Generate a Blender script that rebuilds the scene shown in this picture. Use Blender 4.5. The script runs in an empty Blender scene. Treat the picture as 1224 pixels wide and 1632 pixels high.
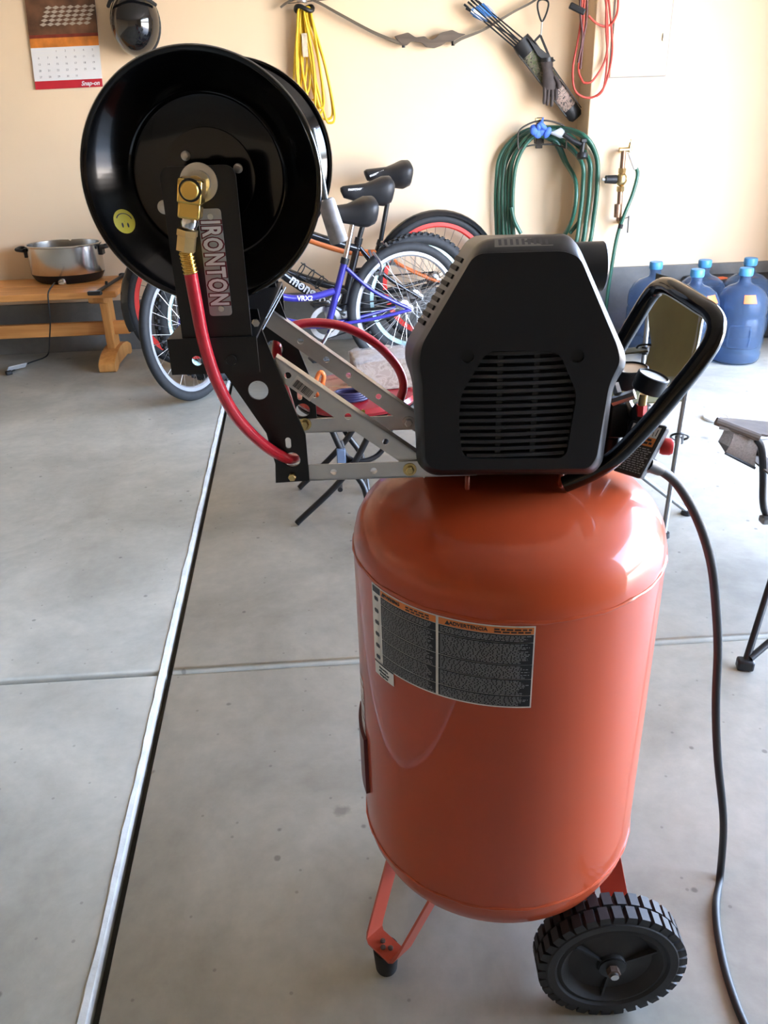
import bpy, bmesh, math, random
from mathutils import Vector, Matrix
from mathutils.geometry import tessellate_polygon
random.seed(7)
PI = math.pi
scene = bpy.context.scene
COL = scene.collection

# ------------------------------------------------------------------ camera
FOC, PITCH, ROLL, CAM_H, YAW = 1330.0, math.radians(26.5), -0.033, 1.35, math.radians(2.6)
fw = Vector((0, math.cos(PITCH), -math.sin(PITCH)))
rt0 = Vector((1, 0, 0)); up0 = rt0.cross(fw)
rt = rt0 * math.cos(ROLL) + up0 * math.sin(ROLL)
up = -rt0 * math.sin(ROLL) + up0 * math.cos(ROLL)
RZ = Matrix.Rotation(-YAW, 3, 'Z')                 # camera heading frame -> room frame
cam_data = bpy.data.cameras.new('camera')
cam_data.sensor_fit = 'VERTICAL'; cam_data.sensor_height = 24.0
cam_data.lens = FOC / 1632 * 24.0
cam_data.clip_start = 0.02
cam = bpy.data.objects.new('camera', cam_data); COL.objects.link(cam)
m3 = Matrix((RZ @ rt, RZ @ up, RZ @ -fw)).transposed()
cam.matrix_world = Matrix.Translation((0, 0, CAM_H)) @ m3.to_4x4()
scene.camera = cam

# ------------------------------------------------------------------ world, sun, exposure
world = bpy.data.worlds.new('sky'); scene.world = world; world.use_nodes = True
wn = world.node_tree; wn.nodes.clear()
wo = wn.nodes.new('ShaderNodeOutputWorld'); wb = wn.nodes.new('ShaderNodeBackground')
sk = wn.nodes.new('ShaderNodeTexSky'); sk.sky_type = 'NISHITA'; sk.sun_disc = False
sk.sun_elevation = math.radians(48); sk.sun_rotation = math.radians(250); sk.dust_density = 4.0; sk.air_density = 0.6; sk.ozone_density = 0.4
wb.inputs['Strength'].default_value = 1.5
hs = wn.nodes.new('ShaderNodeHueSaturation'); hs.inputs['Saturation'].default_value = 0.84
wn.links.new(sk.outputs[0], hs.inputs['Color']); wn.links.new(hs.outputs[0], wb.inputs['Color']); wn.links.new(wb.outputs[0], wo.inputs['Surface'])
sun_d = bpy.data.lights.new('sun', 'SUN'); sun_d.energy = 5.0; sun_d.angle = math.radians(1); sun_d.color = (1.0, 0.9, 0.76)
sun = bpy.data.objects.new('sun', sun_d); COL.objects.link(sun)
sun.rotation_euler = (math.radians(12), math.radians(-38), 0)
DOOR_Y0, DOOR_Y1, DOOR_H, WALL_R = 0.25, 4.0, 2.3, 2.64
po_d = bpy.data.lights.new('daylight_portal', 'AREA'); po_d.shape = 'RECTANGLE'
po_d.size = DOOR_H; po_d.size_y = DOOR_Y1 - DOOR_Y0; po_d.cycles.is_portal = True
po = bpy.data.objects.new('daylight_portal', po_d); COL.objects.link(po)
po.location = (WALL_R + 0.02, (DOOR_Y0 + DOOR_Y1) / 2, DOOR_H / 2); po.rotation_euler = (0, math.radians(90), 0)
scene.view_settings.view_transform = 'Standard'; scene.view_settings.look = 'None'
scene.view_settings.gamma = 1.0; scene.view_settings.use_curve_mapping = False
scene.view_settings.exposure = 3.0

# ------------------------------------------------------------------ pixel -> place helpers (measuring the photograph)
def ray(px, py): return fw + rt * ((px - 612) / FOC) - up * ((py - 816) / FOC)
def K(px, py, Y):                                  # heading frame, at depth Y
    d = ray(px, py); return Vector((0, 0, CAM_H)) + d * (Y / d.y)
def KF(px, py, z=0.0):                             # heading frame, at height z
    d = ray(px, py); return Vector((0, 0, CAM_H)) + d * ((z - CAM_H) / d.z)
def W(px, py, Y):                                  # room frame, at depth Y
    d = RZ @ ray(px, py); return Vector((0, 0, CAM_H)) + d * (Y / d.y)
def F(px, py, z=0.0): return RZ @ KF(px, py, z)

# ------------------------------------------------------------------ materials
MATS = {}
def mat(name, col, rough=0.5, metal=0.0, spec=0.5, coat=0.0, var=0.06, vscale=12.0, bump=0.0, bscale=60.0, trans=0.0, ior=1.45, emit=0.0, alpha=1.0, rvar=0.0, coatr=0.05):
    if name in MATS: return MATS[name]
    m = bpy.data.materials.new(name); m.use_nodes = True
    nt = m.node_tree; b = nt.nodes['Principled BSDF']
    tc = nt.nodes.new('ShaderNodeTexCoord')
    n = nt.nodes.new('ShaderNodeTexNoise'); n.inputs['Scale'].default_value = vscale; n.inputs['Detail'].default_value = 5
    nt.links.new(tc.outputs['Object'], n.inputs['Vector'])
    r = nt.nodes.new('ShaderNodeValToRGB')
    c0 = [max(0, c * (1 - var)) for c in col]; c1 = [min(1, c * (1 + var)) for c in col]
    r.color_ramp.elements[0].position = 0.3; r.color_ramp.elements[1].position = 0.7
    r.color_ramp.elements[0].color = (*c0, 1); r.color_ramp.elements[1].color = (*c1, 1)
    nt.links.new(n.outputs['Fac'], r.inputs['Fac']); nt.links.new(r.outputs['Color'], b.inputs['Base Color'])
    b.inputs['Roughness'].default_value = rough; b.inputs['Metallic'].default_value = metal
    b.inputs['Specular IOR Level'].default_value = spec; b.inputs['Coat Weight'].default_value = coat
    b.inputs['Coat Roughness'].default_value = coatr
    b.inputs['Transmission Weight'].default_value = trans; b.inputs['IOR'].default_value = ior
    b.inputs['Alpha'].default_value = alpha
    if rvar:
        mr = nt.nodes.new('ShaderNodeMapRange'); mr.inputs['To Min'].default_value = max(0, rough - rvar); mr.inputs['To Max'].default_value = rough + rvar
        nt.links.new(n.outputs['Fac'], mr.inputs['Value']); nt.links.new(mr.outputs[0], b.inputs['Roughness'])
    if bump:
        n2 = nt.nodes.new('ShaderNodeTexNoise'); n2.inputs['Scale'].default_value = bscale; n2.inputs['Detail'].default_value = 6
        nt.links.new(tc.outputs['Object'], n2.inputs['Vector'])
        bp = nt.nodes.new('ShaderNodeBump'); bp.inputs['Strength'].default_value = bump; bp.inputs['Distance'].default_value = 0.004
        nt.links.new(n2.outputs['Fac'], bp.inputs['Height']); nt.links.new(bp.outputs[0], b.inputs['Normal'])
    MATS[name] = m; return m

def concrete(name, ca, cb, rough, spots=True):
    m = bpy.data.materials.new(name); m.use_nodes = True
    nt = m.node_tree; b = nt.nodes['Principled BSDF']; L = nt.links.new
    tc = nt.nodes.new('ShaderNodeTexCoord')
    def noise(sc, det, rgh=0.55, dist=0.0):
        n = nt.nodes.new('ShaderNodeTexNoise'); n.inputs['Scale'].default_value = sc; n.inputs['Detail'].default_value = det
        n.inputs['Roughness'].default_value = rgh; n.inputs['Distortion'].default_value = dist
        L(tc.outputs['Object'], n.inputs['Vector']); return n
    n1 = noise(1.7, 8, 0.62, 0.6); n2 = noise(28, 6, 0.6); n3 = noise(5.5, 7, 0.65, 1.0)
    r = nt.nodes.new('ShaderNodeValToRGB'); r.color_ramp.elements[0].position = 0.33; r.color_ramp.elements[1].position = 0.66
    r.color_ramp.elements[0].color = (*ca, 1); r.color_ramp.elements[1].color = (*cb, 1); L(n1.outputs['Fac'], r.inputs['Fac'])
    def mul(a, fac_node, lo, hi):
        mp = nt.nodes.new('ShaderNodeMapRange'); mp.inputs['From Min'].default_value = 0.3; mp.inputs['From Max'].default_value = 0.7
        mp.inputs['To Min'].default_value = lo; mp.inputs['To Max'].default_value = hi; L(fac_node.outputs['Fac'], mp.inputs['Value'])
        mx = nt.nodes.new('ShaderNodeMix'); mx.data_type = 'RGBA'; mx.blend_type = 'MULTIPLY'; mx.inputs[0].default_value = 1.0
        cc = nt.nodes.new('ShaderNodeCombineColor')
        for i in range(3): L(mp.outputs[0], cc.inputs[i])
        L(a, mx.inputs[6]); L(cc.outputs[0], mx.inputs[7]); return mx.outputs[2]
    c = mul(r.outputs['Color'], n2, 0.93, 1.05); c = mul(c, n3, 0.9, 1.06)
    if spots:                                      # drips, grit and flecks, laid out in the plane of the slab
        dn = noise(35, 3)
        for scale, rad, dark in ((1.9, 0.062, 0.62), (6.5, 0.07, 0.55), (15.0, 0.08, 0.7)):
            v = nt.nodes.new('ShaderNodeTexVoronoi'); v.voronoi_dimensions = '2D'; v.inputs['Scale'].default_value = scale
            L(tc.outputs['Object'], v.inputs['Vector'])
            ad = nt.nodes.new('ShaderNodeMath'); ad.operation = 'MULTIPLY_ADD'; ad.inputs[1].default_value = 0.07; L(dn.outputs['Fac'], ad.inputs[0]); L(v.outputs['Distance'], ad.inputs[2])
            wn_ = nt.nodes.new('ShaderNodeSeparateColor'); L(v.outputs['Color'], wn_.inputs[0])      # only some cells carry a spot
            gt = nt.nodes.new('ShaderNodeMath'); gt.operation = 'LESS_THAN'; gt.inputs[1].default_value = 0.8; L(wn_.outputs[0], gt.inputs[0])
            mu = nt.nodes.new('ShaderNodeMath'); mu.operation = 'ADD'; L(ad.outputs[0], mu.inputs[0]); L(gt.outputs[0], mu.inputs[1])
            st = nt.nodes.new('ShaderNodeMapRange'); st.inputs['From Min'].default_value = rad - 0.012; st.inputs['From Max'].default_value = rad + 0.012
            st.inputs['To Min'].default_value = dark; st.inputs['To Max'].default_value = 1.0; L(mu.outputs[0], st.inputs['Value'])
            mx = nt.nodes.new('ShaderNodeMix'); mx.data_type = 'RGBA'; mx.blend_type = 'MULTIPLY'; mx.inputs[0].default_value = 1.0
            cc = nt.nodes.new('ShaderNodeCombineColor')
            for i in range(3): L(st.outputs[0], cc.inputs[i])
            L(c, mx.inputs[6]); L(cc.outputs[0], mx.inputs[7]); c = mx.outputs[2]
    L(c, b.inputs['Base Color'])
    rr = nt.nodes.new('ShaderNodeMapRange'); rr.inputs['To Min'].default_value = rough - 0.1; rr.inputs['To Max'].default_value = rough + 0.12
    L(n3.outputs['Fac'], rr.inputs['Value']); L(rr.outputs[0], b.inputs['Roughness'])
    bp = nt.nodes.new('ShaderNodeBump'); bp.inputs['Strength'].default_value = 0.12; bp.inputs['Distance'].default_value = 0.004
    L(n2.outputs['Fac'], bp.inputs['Height']); L(bp.outputs[0], b.inputs['Normal'])
    MATS[name] = m; return m

def wood(name, ca, cb, axis='X', rough=0.4):
    m = bpy.data.materials.new(name); m.use_nodes = True
    nt = m.node_tree; b = nt.nodes['Principled BSDF']; L = nt.links.new
    tc = nt.nodes.new('ShaderNodeTexCoord'); mp = nt.nodes.new('ShaderNodeMapping')
    s = [14.0, 14.0, 14.0]; s['XYZ'.index(axis)] = 1.1; mp.inputs['Scale'].default_value = s
    L(tc.outputs['Object'], mp.inputs['Vector'])
    n = nt.nodes.new('ShaderNodeTexNoise'); n.inputs['Scale'].default_value = 2.2; n.inputs['Detail'].default_value = 6; n.inputs['Distortion'].default_value = 0.8
    L(mp.outputs[0], n.inputs['Vector'])
    r = nt.nodes.new('ShaderNodeValToRGB'); r.color_ramp.elements[0].position = 0.3; r.color_ramp.elements[1].position = 0.72
    r.color_ramp.elements[0].color = (*ca, 1); r.color_ramp.elements[1].color = (*cb, 1)
    L(n.outputs['Fac'], r.inputs['Fac']); L(r.outputs['Color'], b.inputs['Base Color']); b.inputs['Roughness'].default_value = rough
    MATS[name] = m; return m

def camo(name, cols, scale):
    m = bpy.data.materials.new(name); m.use_nodes = True
    nt = m.node_tree; b = nt.nodes['Principled BSDF']; L = nt.links.new
    tc = nt.nodes.new('ShaderNodeTexCoord'); n = nt.nodes.new('ShaderNodeTexNoise'); n.inputs['Scale'].default_value = scale; n.inputs['Detail'].default_value = 4; n.inputs['Distortion'].default_value = 1.5
    L(tc.outputs['Object'], n.inputs['Vector'])
    r = nt.nodes.new('ShaderNodeValToRGB'); r.color_ramp.interpolation = 'CONSTANT'
    els = r.color_ramp.elements; els[0].color = (*cols[0], 1); els[0].position = 0.0; els[1].color = (*cols[1], 1); els[1].position = 0.42
    for i, cc in enumerate(cols[2:]):
        e = els.new(0.5 + 0.07 * i); e.color = (*cc, 1)
    L(n.outputs['Fac'], r.inputs['Fac']); L(r.outputs['Color'], b.inputs['Base Color']); b.inputs['Roughness'].default_value = 0.8
    MATS[name] = m; return m

def hex3(r, g, b):                                 # sRGB 0..255 -> linear
    f = lambda v: (v / 255 / 12.92) if v / 255 <= 0.04045 else ((v / 255 + 0.055) / 1.055) ** 2.4
    return (f(r), f(g), f(b))

M_WALL = mat('painted_drywall', hex3(233, 207, 172), 0.75, var=0.015, vscale=3, bump=0.05, bscale=140)
M_CEIL = mat('ceiling_paint', hex3(165, 158, 148), 0.8, var=0.02)
M_CURB = concrete('stem_wall_concrete', hex3(106, 105, 99), hex3(130, 128, 122), 0.8, False)
M_SLAB = concrete('floor_concrete', hex3(151, 150, 138), hex3(184, 182, 168), 0.42)
M_JOINT = concrete('joint_filler', hex3(52, 50, 46), hex3(75, 72, 66), 0.85, False)
M_DRIVE = concrete('driveway_concrete', hex3(165, 160, 150), hex3(185, 180, 170), 0.8, False)
M_TANK = mat('orange_tank_paint', (0.44, 0.066, 0.02), 0.34, spec=0.22, coat=0.5, var=0.04, vscale=4, bump=0.006, bscale=14, coatr=0.03)
M_LEG = mat('orange_leg_paint', (0.46, 0.07, 0.035), 0.35, coat=0.4, var=0.08, vscale=20)
M_SHROUD = mat('black_shroud_plastic', (0.009, 0.0094, 0.0102), 0.40, spec=0.35, var=0.1, vscale=8, bump=0.02, bscale=400)
M_SLAT = mat('grey_slat_plastic', (0.022, 0.024, 0.026), 0.45, var=0.1)
M_VOID = mat('dark_void_plastic', (0.004, 0.004, 0.004), 0.7, var=0.05)
M_GLOSSBLK = mat('gloss_black_enamel', (0.003, 0.003, 0.0034), 0.10, spec=0.4, coat=0.25, var=0.05, coatr=0.03)
M_BLKPLATE = mat('satin_black_plate', (0.006, 0.006, 0.006), 0.38, var=0.1)
M_RUBBER = mat('black_rubber', (0.017, 0.017, 0.017), 0.62, var=0.25, vscale=30, bump=0.03, bscale=120)
M_RUBBER2 = mat('tyre_rubber', (0.02, 0.021, 0.022), 0.7, var=0.2, vscale=40)
M_ALU = mat('brushed_aluminium', (0.62, 0.63, 0.64), 0.36, metal=0.9, var=0.04, vscale=60)
M_CHROME = mat('bright_chrome', (0.75, 0.76, 0.78), 0.14, metal=1.0, var=0.03)
M_STEEL = mat('zinc_steel', (0.55, 0.55, 0.54), 0.3, metal=1.0, var=0.08, vscale=40)
M_BRASS = mat('golden_brass', (0.72, 0.48, 0.13), 0.22, metal=1.0, var=0.06, vscale=20)
M_BRASSD = mat('dull_brass', (0.62, 0.46, 0.22), 0.33, metal=1.0, var=0.12, vscale=40)
M_ZINCY = mat('yellow_zinc_bolt', (0.60, 0.48, 0.22), 0.32, metal=1.0, var=0.15, vscale=60)
M_RUST = mat('rusty_nut', (0.14, 0.09, 0.065), 0.75, metal=0.3, var=0.4, vscale=90, bump=0.2, bscale=150)
M_REDHOSE = mat('red_rubber_hose', (0.52, 0.016, 0.03), 0.3, coat=0.4, var=0.08, vscale=60, bump=0.1, bscale=260)
M_BADGE = mat('badge_grey', (0.33, 0.33, 0.34), 0.4, metal=0.5, var=0.05)
M_MAROON = mat('print_maroon', (0.11, 0.006, 0.014), 0.5, var=0.03)
M_PALE = mat('print_pale_grey', (0.66, 0.63, 0.65), 0.5, var=0.02)
M_PRW = mat('print_white', (0.75, 0.74, 0.72), 0.5, var=0.02)
M_PRK = mat('print_black', (0.013, 0.014, 0.016), 0.4, var=0.05)
M_PRG = mat('print_grey_text', (0.27, 0.28, 0.29), 0.5, var=0.1, vscale=80)
M_PRO = mat('print_orange', (0.70, 0.22, 0.05), 0.5, var=0.03)
M_PRR = mat('print_red', (0.50, 0.018, 0.03), 0.5, var=0.03)
M_YEL = mat('sticker_yellow', (0.72, 0.62, 0.03), 0.4, var=0.02)
M_CORD = mat('black_cord_rubber', (0.016, 0.018, 0.018), 0.5, var=0.15, vscale=20)
M_BENCH = wood('honey_pine', hex3(196, 128, 62), hex3(226, 164, 96), 'X')
M_BENCHV = wood('honey_pine_upright', hex3(200, 134, 66), hex3(228, 168, 98), 'Z')
M_STAINLESS = mat('stainless_steel', (0.60, 0.58, 0.55), 0.2, metal=1.0, var=0.03, vscale=5)
M_BLKPL = mat('black_plastic', (0.012, 0.012, 0.012), 0.4, var=0.1)
M_WHITEPL = mat('white_tag', (0.78, 0.78, 0.78), 0.5, var=0.02)
M_YCORD = mat('yellow_cord', (0.78, 0.50, 0.02), 0.45, var=0.06, vscale=30)
M_RCORD = mat('red_cord', (0.44, 0.05, 0.03), 0.5, var=0.1, vscale=20)
M_GREENH = mat('green_garden_hose', (0.022, 0.10, 0.062), 0.35, coat=0.3, var=0.12, vscale=12)
M_BLUEG = mat('blue_cloth', (0.07, 0.17, 0.62), 0.6, var=0.15, vscale=20)
M_WIRE = mat('brown_wire', (0.06, 0.05, 0.04), 0.45, metal=0.5, var=0.1)
M_BOWW = wood('bow_wood', (0.07, 0.05, 0.035), (0.17, 0.125, 0.085), 'X')
M_LIMB = mat('bow_limb', (0.12, 0.095, 0.065), 0.4, var=0.1)
M_CAMO = camo('camo_fabric', [(0.05, 0.045, 0.03), (0.16, 0.14, 0.09), (0.10, 0.12, 0.05), (0.30, 0.22, 0.15)], 30)
M_CAMOP = camo('camo_pink_leaf', [(0.06, 0.05, 0.045), (0.32, 0.22, 0.17), (0.42, 0.30, 0.24), (0.14, 0.12, 0.09)], 34)
M_LEATHER = mat('brown_glove', (0.055, 0.04, 0.034), 0.65, var=0.25, vscale=30)
M_FLETCH = mat('blue_fletching', (0.08, 0.25, 0.60), 0.5, var=0.1)
M_BLUEBIKE = mat('blue_metallic_frame', (0.045, 0.04, 0.33), 0.28, metal=0.3, coat=0.6, var=0.08)
M_BLKBIKE = mat('black_frame', (0.012, 0.012, 0.013), 0.25, coat=0.5, var=0.05)
M_REDRIM = mat('red_rim', (0.72, 0.04, 0.03), 0.35, var=0.05)
M_ORANGE = mat('orange_paint', (0.78, 0.20, 0.05), 0.35, var=0.05)
M_SADDLE = mat('black_saddle_vinyl', (0.02, 0.02, 0.021), 0.45, var=0.1)
M_TEAL = mat('teal_rim', (0.45, 0.62, 0.58), 0.35, metal=0.4, var=0.05)
M_REDSEAT = mat('red_vinyl_seat', (0.30, 0.014, 0.02), 0.25, coat=0.4, var=0.05)
M_TUBEBLK = mat('black_tube', (0.013, 0.013, 0.014), 0.35, var=0.1)
M_KRAFT = camo('patterned_kraft', [(0.42, 0.33, 0.26), (0.50, 0.41, 0.33), (0.46, 0.37, 0.29), (0.36, 0.28, 0.22)], 26)
M_FILM = mat('plastic_film', (0.8, 0.8, 0.82), 0.2, trans=0.6, var=0.03, alpha=0.55)
M_OLIVE = mat('olive_canvas', (0.125, 0.115, 0.045), 0.85, var=0.1, vscale=8, bump=0.1, bscale=300)
M_OLIVED = mat('dark_olive_binding', (0.035, 0.033, 0.018), 0.8, var=0.1)
M_GREYTUBE = mat('grey_tube', (0.20, 0.21, 0.21), 0.4, metal=0.3, var=0.05)
M_TAUPE = mat('taupe_canvas', (0.12, 0.095, 0.075), 0.85, var=0.15, vscale=20, bump=0.1, bscale=300)
M_CAP = mat('light_blue_cap', (0.07, 0.27, 0.50), 0.4, var=0.03)
M_ORTAG = mat('orange_tag', (0.85, 0.16, 0.04), 0.5, var=0.05)
M_HELMET = mat('gloss_black_helmet', (0.005, 0.005, 0.006), 0.12, coat=1.0, var=0.05)
M_PIPE = mat('copper_pipe', (0.33, 0.20, 0.13), 0.38, metal=0.8, var=0.25, vscale=30)
M_GAUGE = mat('gauge_face', (0.72, 0.73, 0.72), 0.12, coat=0.8, var=0.02)
M_GAUGET = mat('gauge_face_tan', (0.62, 0.45, 0.30), 0.25, coat=0.5, var=0.04)
M_REDKNOB = mat('red_knob', (0.60, 0.03, 0.03), 0.35, var=0.05)
M_BLUEBOT = mat('blue_polycarbonate', (0.40, 0.54, 0.73), 0.06, trans=0.93, ior=1.15, var=0.03)

# ------------------------------------------------------------------ mesh helpers
BASE = {}
def basis(d):
    d = Vector(d).normalized()
    a = Vector((0, 0, 1)) if abs(d.z) < 0.9 else Vector((1, 0, 0))
    u = d.cross(a).normalized(); return u, d.cross(u).normalized(), d

def spline(pts, n=8, closed=False):                # Catmull-Rom through the points
    P = [Vector(p) for p in pts]; out = []; N = len(P)
    for i in range(N if closed else N - 1):
        g = lambda k: P[k % N] if closed else P[min(max(k, 0), N - 1)]
        p0, p1, p2, p3 = g(i - 1), g(i), g(i + 1), g(i + 2)
        for j in range(n):
            t = j / n
            out.append(0.5 * ((2 * p1) + (p2 - p0) * t + (2 * p0 - 5 * p1 + 4 * p2 - p3) * t * t + (3 * p1 - p0 - 3 * p2 + p3) * t ** 3))
    if not closed: out.append(P[-1].copy())
    return out

class MB:
    def __init__(s): s.v = []; s.f = []
    def add(s, vs, fs):
        o = len(s.v); s.v += [Vector(v) for v in vs]; s.f += [tuple(i + o for i in f) for f in fs]; return s
    def box(s, c, size, rot=None):
        c = Vector(c); h = Vector(size) * 0.5
        vs = [Vector((x * h.x, y * h.y, z * h.z)) for x in (-1, 1) for y in (-1, 1) for z in (-1, 1)]
        if rot is not None: vs = [rot @ v for v in vs]
        return s.add([c + v for v in vs], [(0, 1, 3, 2), (4, 6, 7, 5), (0, 4, 5, 1), (2, 3, 7, 6), (0, 2, 6, 4), (1, 5, 7, 3)])
    def bar(s, p0, p1, w, h, updir=(0, 0, 1)):     # rectangular bar from p0 to p1
        p0, p1 = Vector(p0), Vector(p1); d = (p1 - p0).normalized(); u = d.cross(Vector(updir)).normalized(); v = u.cross(d)
        vs = [p + u * (a * w / 2) + v * (b * h / 2) for p in (p0, p1) for a, b in ((-1, -1), (1, -1), (1, 1), (-1, 1))]
        return s.add(vs, [(0, 1, 2, 3), (7, 6, 5, 4), (0, 4, 5, 1), (1, 5, 6, 2), (2, 6, 7, 3), (3, 7, 4, 0)])
    def tube(s, pts, r, n=10, closed=False):
        P = [Vector(p) for p in pts]; N = len(P); R = r if isinstance(r, (list, tuple)) else [r] * N
        T = []
        for i in range(N):
            a = P[(i - 1) % N] if (closed or i > 0) else P[i]; b = P[(i + 1) % N] if (closed or i < N - 1) else P[i]
            d = b - a; T.append(d.normalized() if d.length > 1e-9 else Vector((0, 0, 1)))
        u, _, _ = basis(T[0]); vs = []
        for i in range(N):
            u = (u - T[i] * u.dot(T[i]))
            u = u.normalized() if u.length > 1e-6 else basis(T[i])[0]
            w = T[i].cross(u)
            for k in range(n):
                a = 2 * PI * k / n; vs.append(P[i] + (u * math.cos(a) + w * math.sin(a)) * R[i])
        fs = []
        for i in range(N if closed else N - 1):
            j = (i + 1) % N
            for k in range(n): fs.append((i * n + k, i * n + (k + 1) % n, j * n + (k + 1) % n, j * n + k))
        if not closed: fs += [tuple(range(n))[::-1], tuple((N - 1) * n + k for k in range(n))]
        return s.add(vs, fs)
    def lathe(s, prof, o, axis=(0, 0, 1), n=32, sx=1.0, sy=1.0, uv=None):
        o = Vector(o); u, w, d = uv if uv else basis(axis)
        vs = []
        for r, h in prof:
            for k in range(n):
                a = 2 * PI * k / n; vs.append(o + d * h + u * (r * sx * math.cos(a)) + w * (r * sy * math.sin(a)))
        fs = []
        for i in range(len(prof) - 1):
            for k in range(n): fs.append((i * n + k, i * n + (k + 1) % n, (i + 1) * n + (k + 1) % n, (i + 1) * n + k))
        if prof[0][0] > 1e-6: fs.append(tuple(range(n))[::-1])
        if prof[-1][0] > 1e-6: fs.append(tuple((len(prof) - 1) * n + k for k in range(n)))
        return s.add(vs, fs)
    def ringlathe(s, prof, o, axis, n=48):         # closed profile swept round an axis (tyre, rim)
        o = Vector(o); u, w, d = basis(axis); m = len(prof); vs = []; fs = []
        for k in range(n):
            a = 2 * PI * k / n
            for r, h in prof: vs.append(o + d * h + (u * math.cos(a) + w * math.sin(a)) * r)
        for k in range(n):
            for i in range(m):
                fs.append((k * m + i, k * m + (i + 1) % m, ((k + 1) % n) * m + (i + 1) % m, ((k + 1) % n) * m + i))
        return s.add(vs, fs)
    def loft(s, rings, cap=True, closed=False):
        n = len(rings[0]); vs = [p for r in rings for p in r]; fs = []
        for i in range(len(rings) - (0 if closed else 1)):
            j = (i + 1) % len(rings)
            for k in range(n): fs.append((i * n + k, i * n + (k + 1) % n, j * n + (k + 1) % n, j * n + k))
        if cap and not closed: fs += [tuple(range(n))[::-1], tuple((len(rings) - 1) * n + k for k in range(n))]
        return s.add(vs, fs)
    def ball(s, c, r, n=16, m=10, rot=None):
        c = Vector(c); r = Vector(r) if not isinstance(r, (int, float)) else Vector((r, r, r)); vs = []; fs = []
        for i in range(m + 1):
            t = PI * i / m
            for k in range(n):
                a = 2 * PI * k / n; p = Vector((math.sin(t) * math.cos(a) * r.x, math.sin(t) * math.sin(a) * r.y, math.cos(t) * r.z))
                vs.append(c + (rot @ p if rot is not None else p))
        for i in range(m):
            for k in range(n): fs.append((i * n + k, i * n + (k + 1) % n, (i + 1) * n + (k + 1) % n, (i + 1) * n + k))
        return s.add(vs, fs)
    def plate(s, outer, holes, fn, t):             # flat sheet with holes; fn maps (u, v, w) to a point, w in 0..t
        loops = [outer] + list(holes)
        flat = [p for l in loops for p in l]
        tris = tessellate_polygon([[Vector((p[0], p[1], 0)) for p in l] for l in loops])
        N = len(flat); vs = [fn(p[0], p[1], 0.0) for p in flat] + [fn(p[0], p[1], t) for p in flat]
        fs = [tuple(x) for x in tris] + [tuple(i + N for i in x[::-1]) for x in tris]; o = 0
        for l in loops:
            m = len(l)
            for k in range(m): fs.append((o + k, o + (k + 1) % m, o + N + (k + 1) % m, o + N + k))
            o += m
        return s.add(vs, fs)
    def xf(s, M):
        s.v = [M @ v for v in s.v]; return s

def circ(cx, cy, r, n=18): return [(cx + r * math.cos(2 * PI * k / n), cy + r * math.sin(2 * PI * k / n)) for k in range(n)]
def slot(cx, cy, r, L, ang=0, n=8):
    out = []
    for k in range(n + 1): a = -PI / 2 + PI * k / n; out.append((L / 2 + r * math.cos(a), r * math.sin(a)))
    for k in range(n + 1): a = PI / 2 + PI * k / n; out.append((-L / 2 + r * math.cos(a), r * math.sin(a)))
    ca, sa = math.cos(ang), math.sin(ang)
    return [(cx + x * ca - y * sa, cy + x * sa + y * ca) for x, y in out]
def rounded(poly, rad, n=5):                       # round a polygon's corners
    out = []; N = len(poly); P = [Vector((p[0], p[1])) for p in poly]
    rr = rad if isinstance(rad, (list, tuple)) else [rad] * N
    for i in range(N):
        p, a, b = P[i], P[i - 1], P[(i + 1) % N]
        da, db = (a - p), (b - p); la, lb = da.length, db.length
        r = min(rr[i], la * 0.45, lb * 0.45)
        s, e = p + da / la * r, p + db / lb * r
        for k in range(n + 1):
            t = k / n; q = s * (1 - t) ** 2 + p * 2 * t * (1 - t) + e * t * t; out.append((q.x, q.y))
    return out

def mesh_of(mb, name, m, smooth=True, ang=35, off=None, recalc=True):
    me = bpy.data.meshes.new(name)
    o = off or Vector((0, 0, 0))
    me.from_pydata([tuple(v - o) for v in mb.v], [], mb.f)
    if recalc:
        bm = bmesh.new(); bm.from_mesh(me)
        bmesh.ops.remove_doubles(bm, verts=bm.verts, dist=1e-6)
        bmesh.ops.recalc_face_normals(bm, faces=bm.faces); bm.to_mesh(me); bm.free()
    me.materials.append(m)
    if smooth:
        me.shade_smooth(); me.set_sharp_from_angle(angle=math.radians(ang))
    return me

def tag(o, label=None, cat=None, group=None, kind=None):
    if label: o['label'] = label
    if cat: o['category'] = cat
    if group: o['group'] = group
    if kind: o['kind'] = kind
    return o
def place(o, base, heading):
    b = Vector(base)
    if heading: o.location = RZ @ b; o.rotation_euler = (0, 0, -YAW)
    else: o.location = b
    BASE[o.name] = b
def thing(name, label, cat, base, heading=False, group=None):
    o = bpy.data.objects.new(name, None); COL.objects.link(o); o.empty_display_size = 0.05
    place(o, base, heading); return tag(o, label, cat, group)
def part(mb, name, m, parent, smooth=True, ang=35, bevel=0.0, label=None):
    b = BASE[parent.name]
    me = mesh_of(mb, name, m, smooth, ang, b)
    o = bpy.data.objects.new(name, me); COL.objects.link(o); o.parent = parent; BASE[o.name] = b
    if bevel: add_bevel(o, bevel)
    if label: o['label'] = label
    return o
def single(mb, name, m, label, cat, base, heading=False, group=None, smooth=True, ang=35, bevel=0.0, kind=None):
    me = mesh_of(mb, name, m, smooth, ang, Vector(base))
    o = bpy.data.objects.new(name, me); COL.objects.link(o); place(o, base, heading)
    if bevel: add_bevel(o, bevel)
    return tag(o, label, cat, group, kind)
def add_bevel(o, w, seg=2):
    md = o.modifiers.new('bevel', 'BEVEL'); md.width = w; md.segments = seg; md.limit_method = 'ANGLE'; md.angle_limit = math.radians(40)
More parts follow.
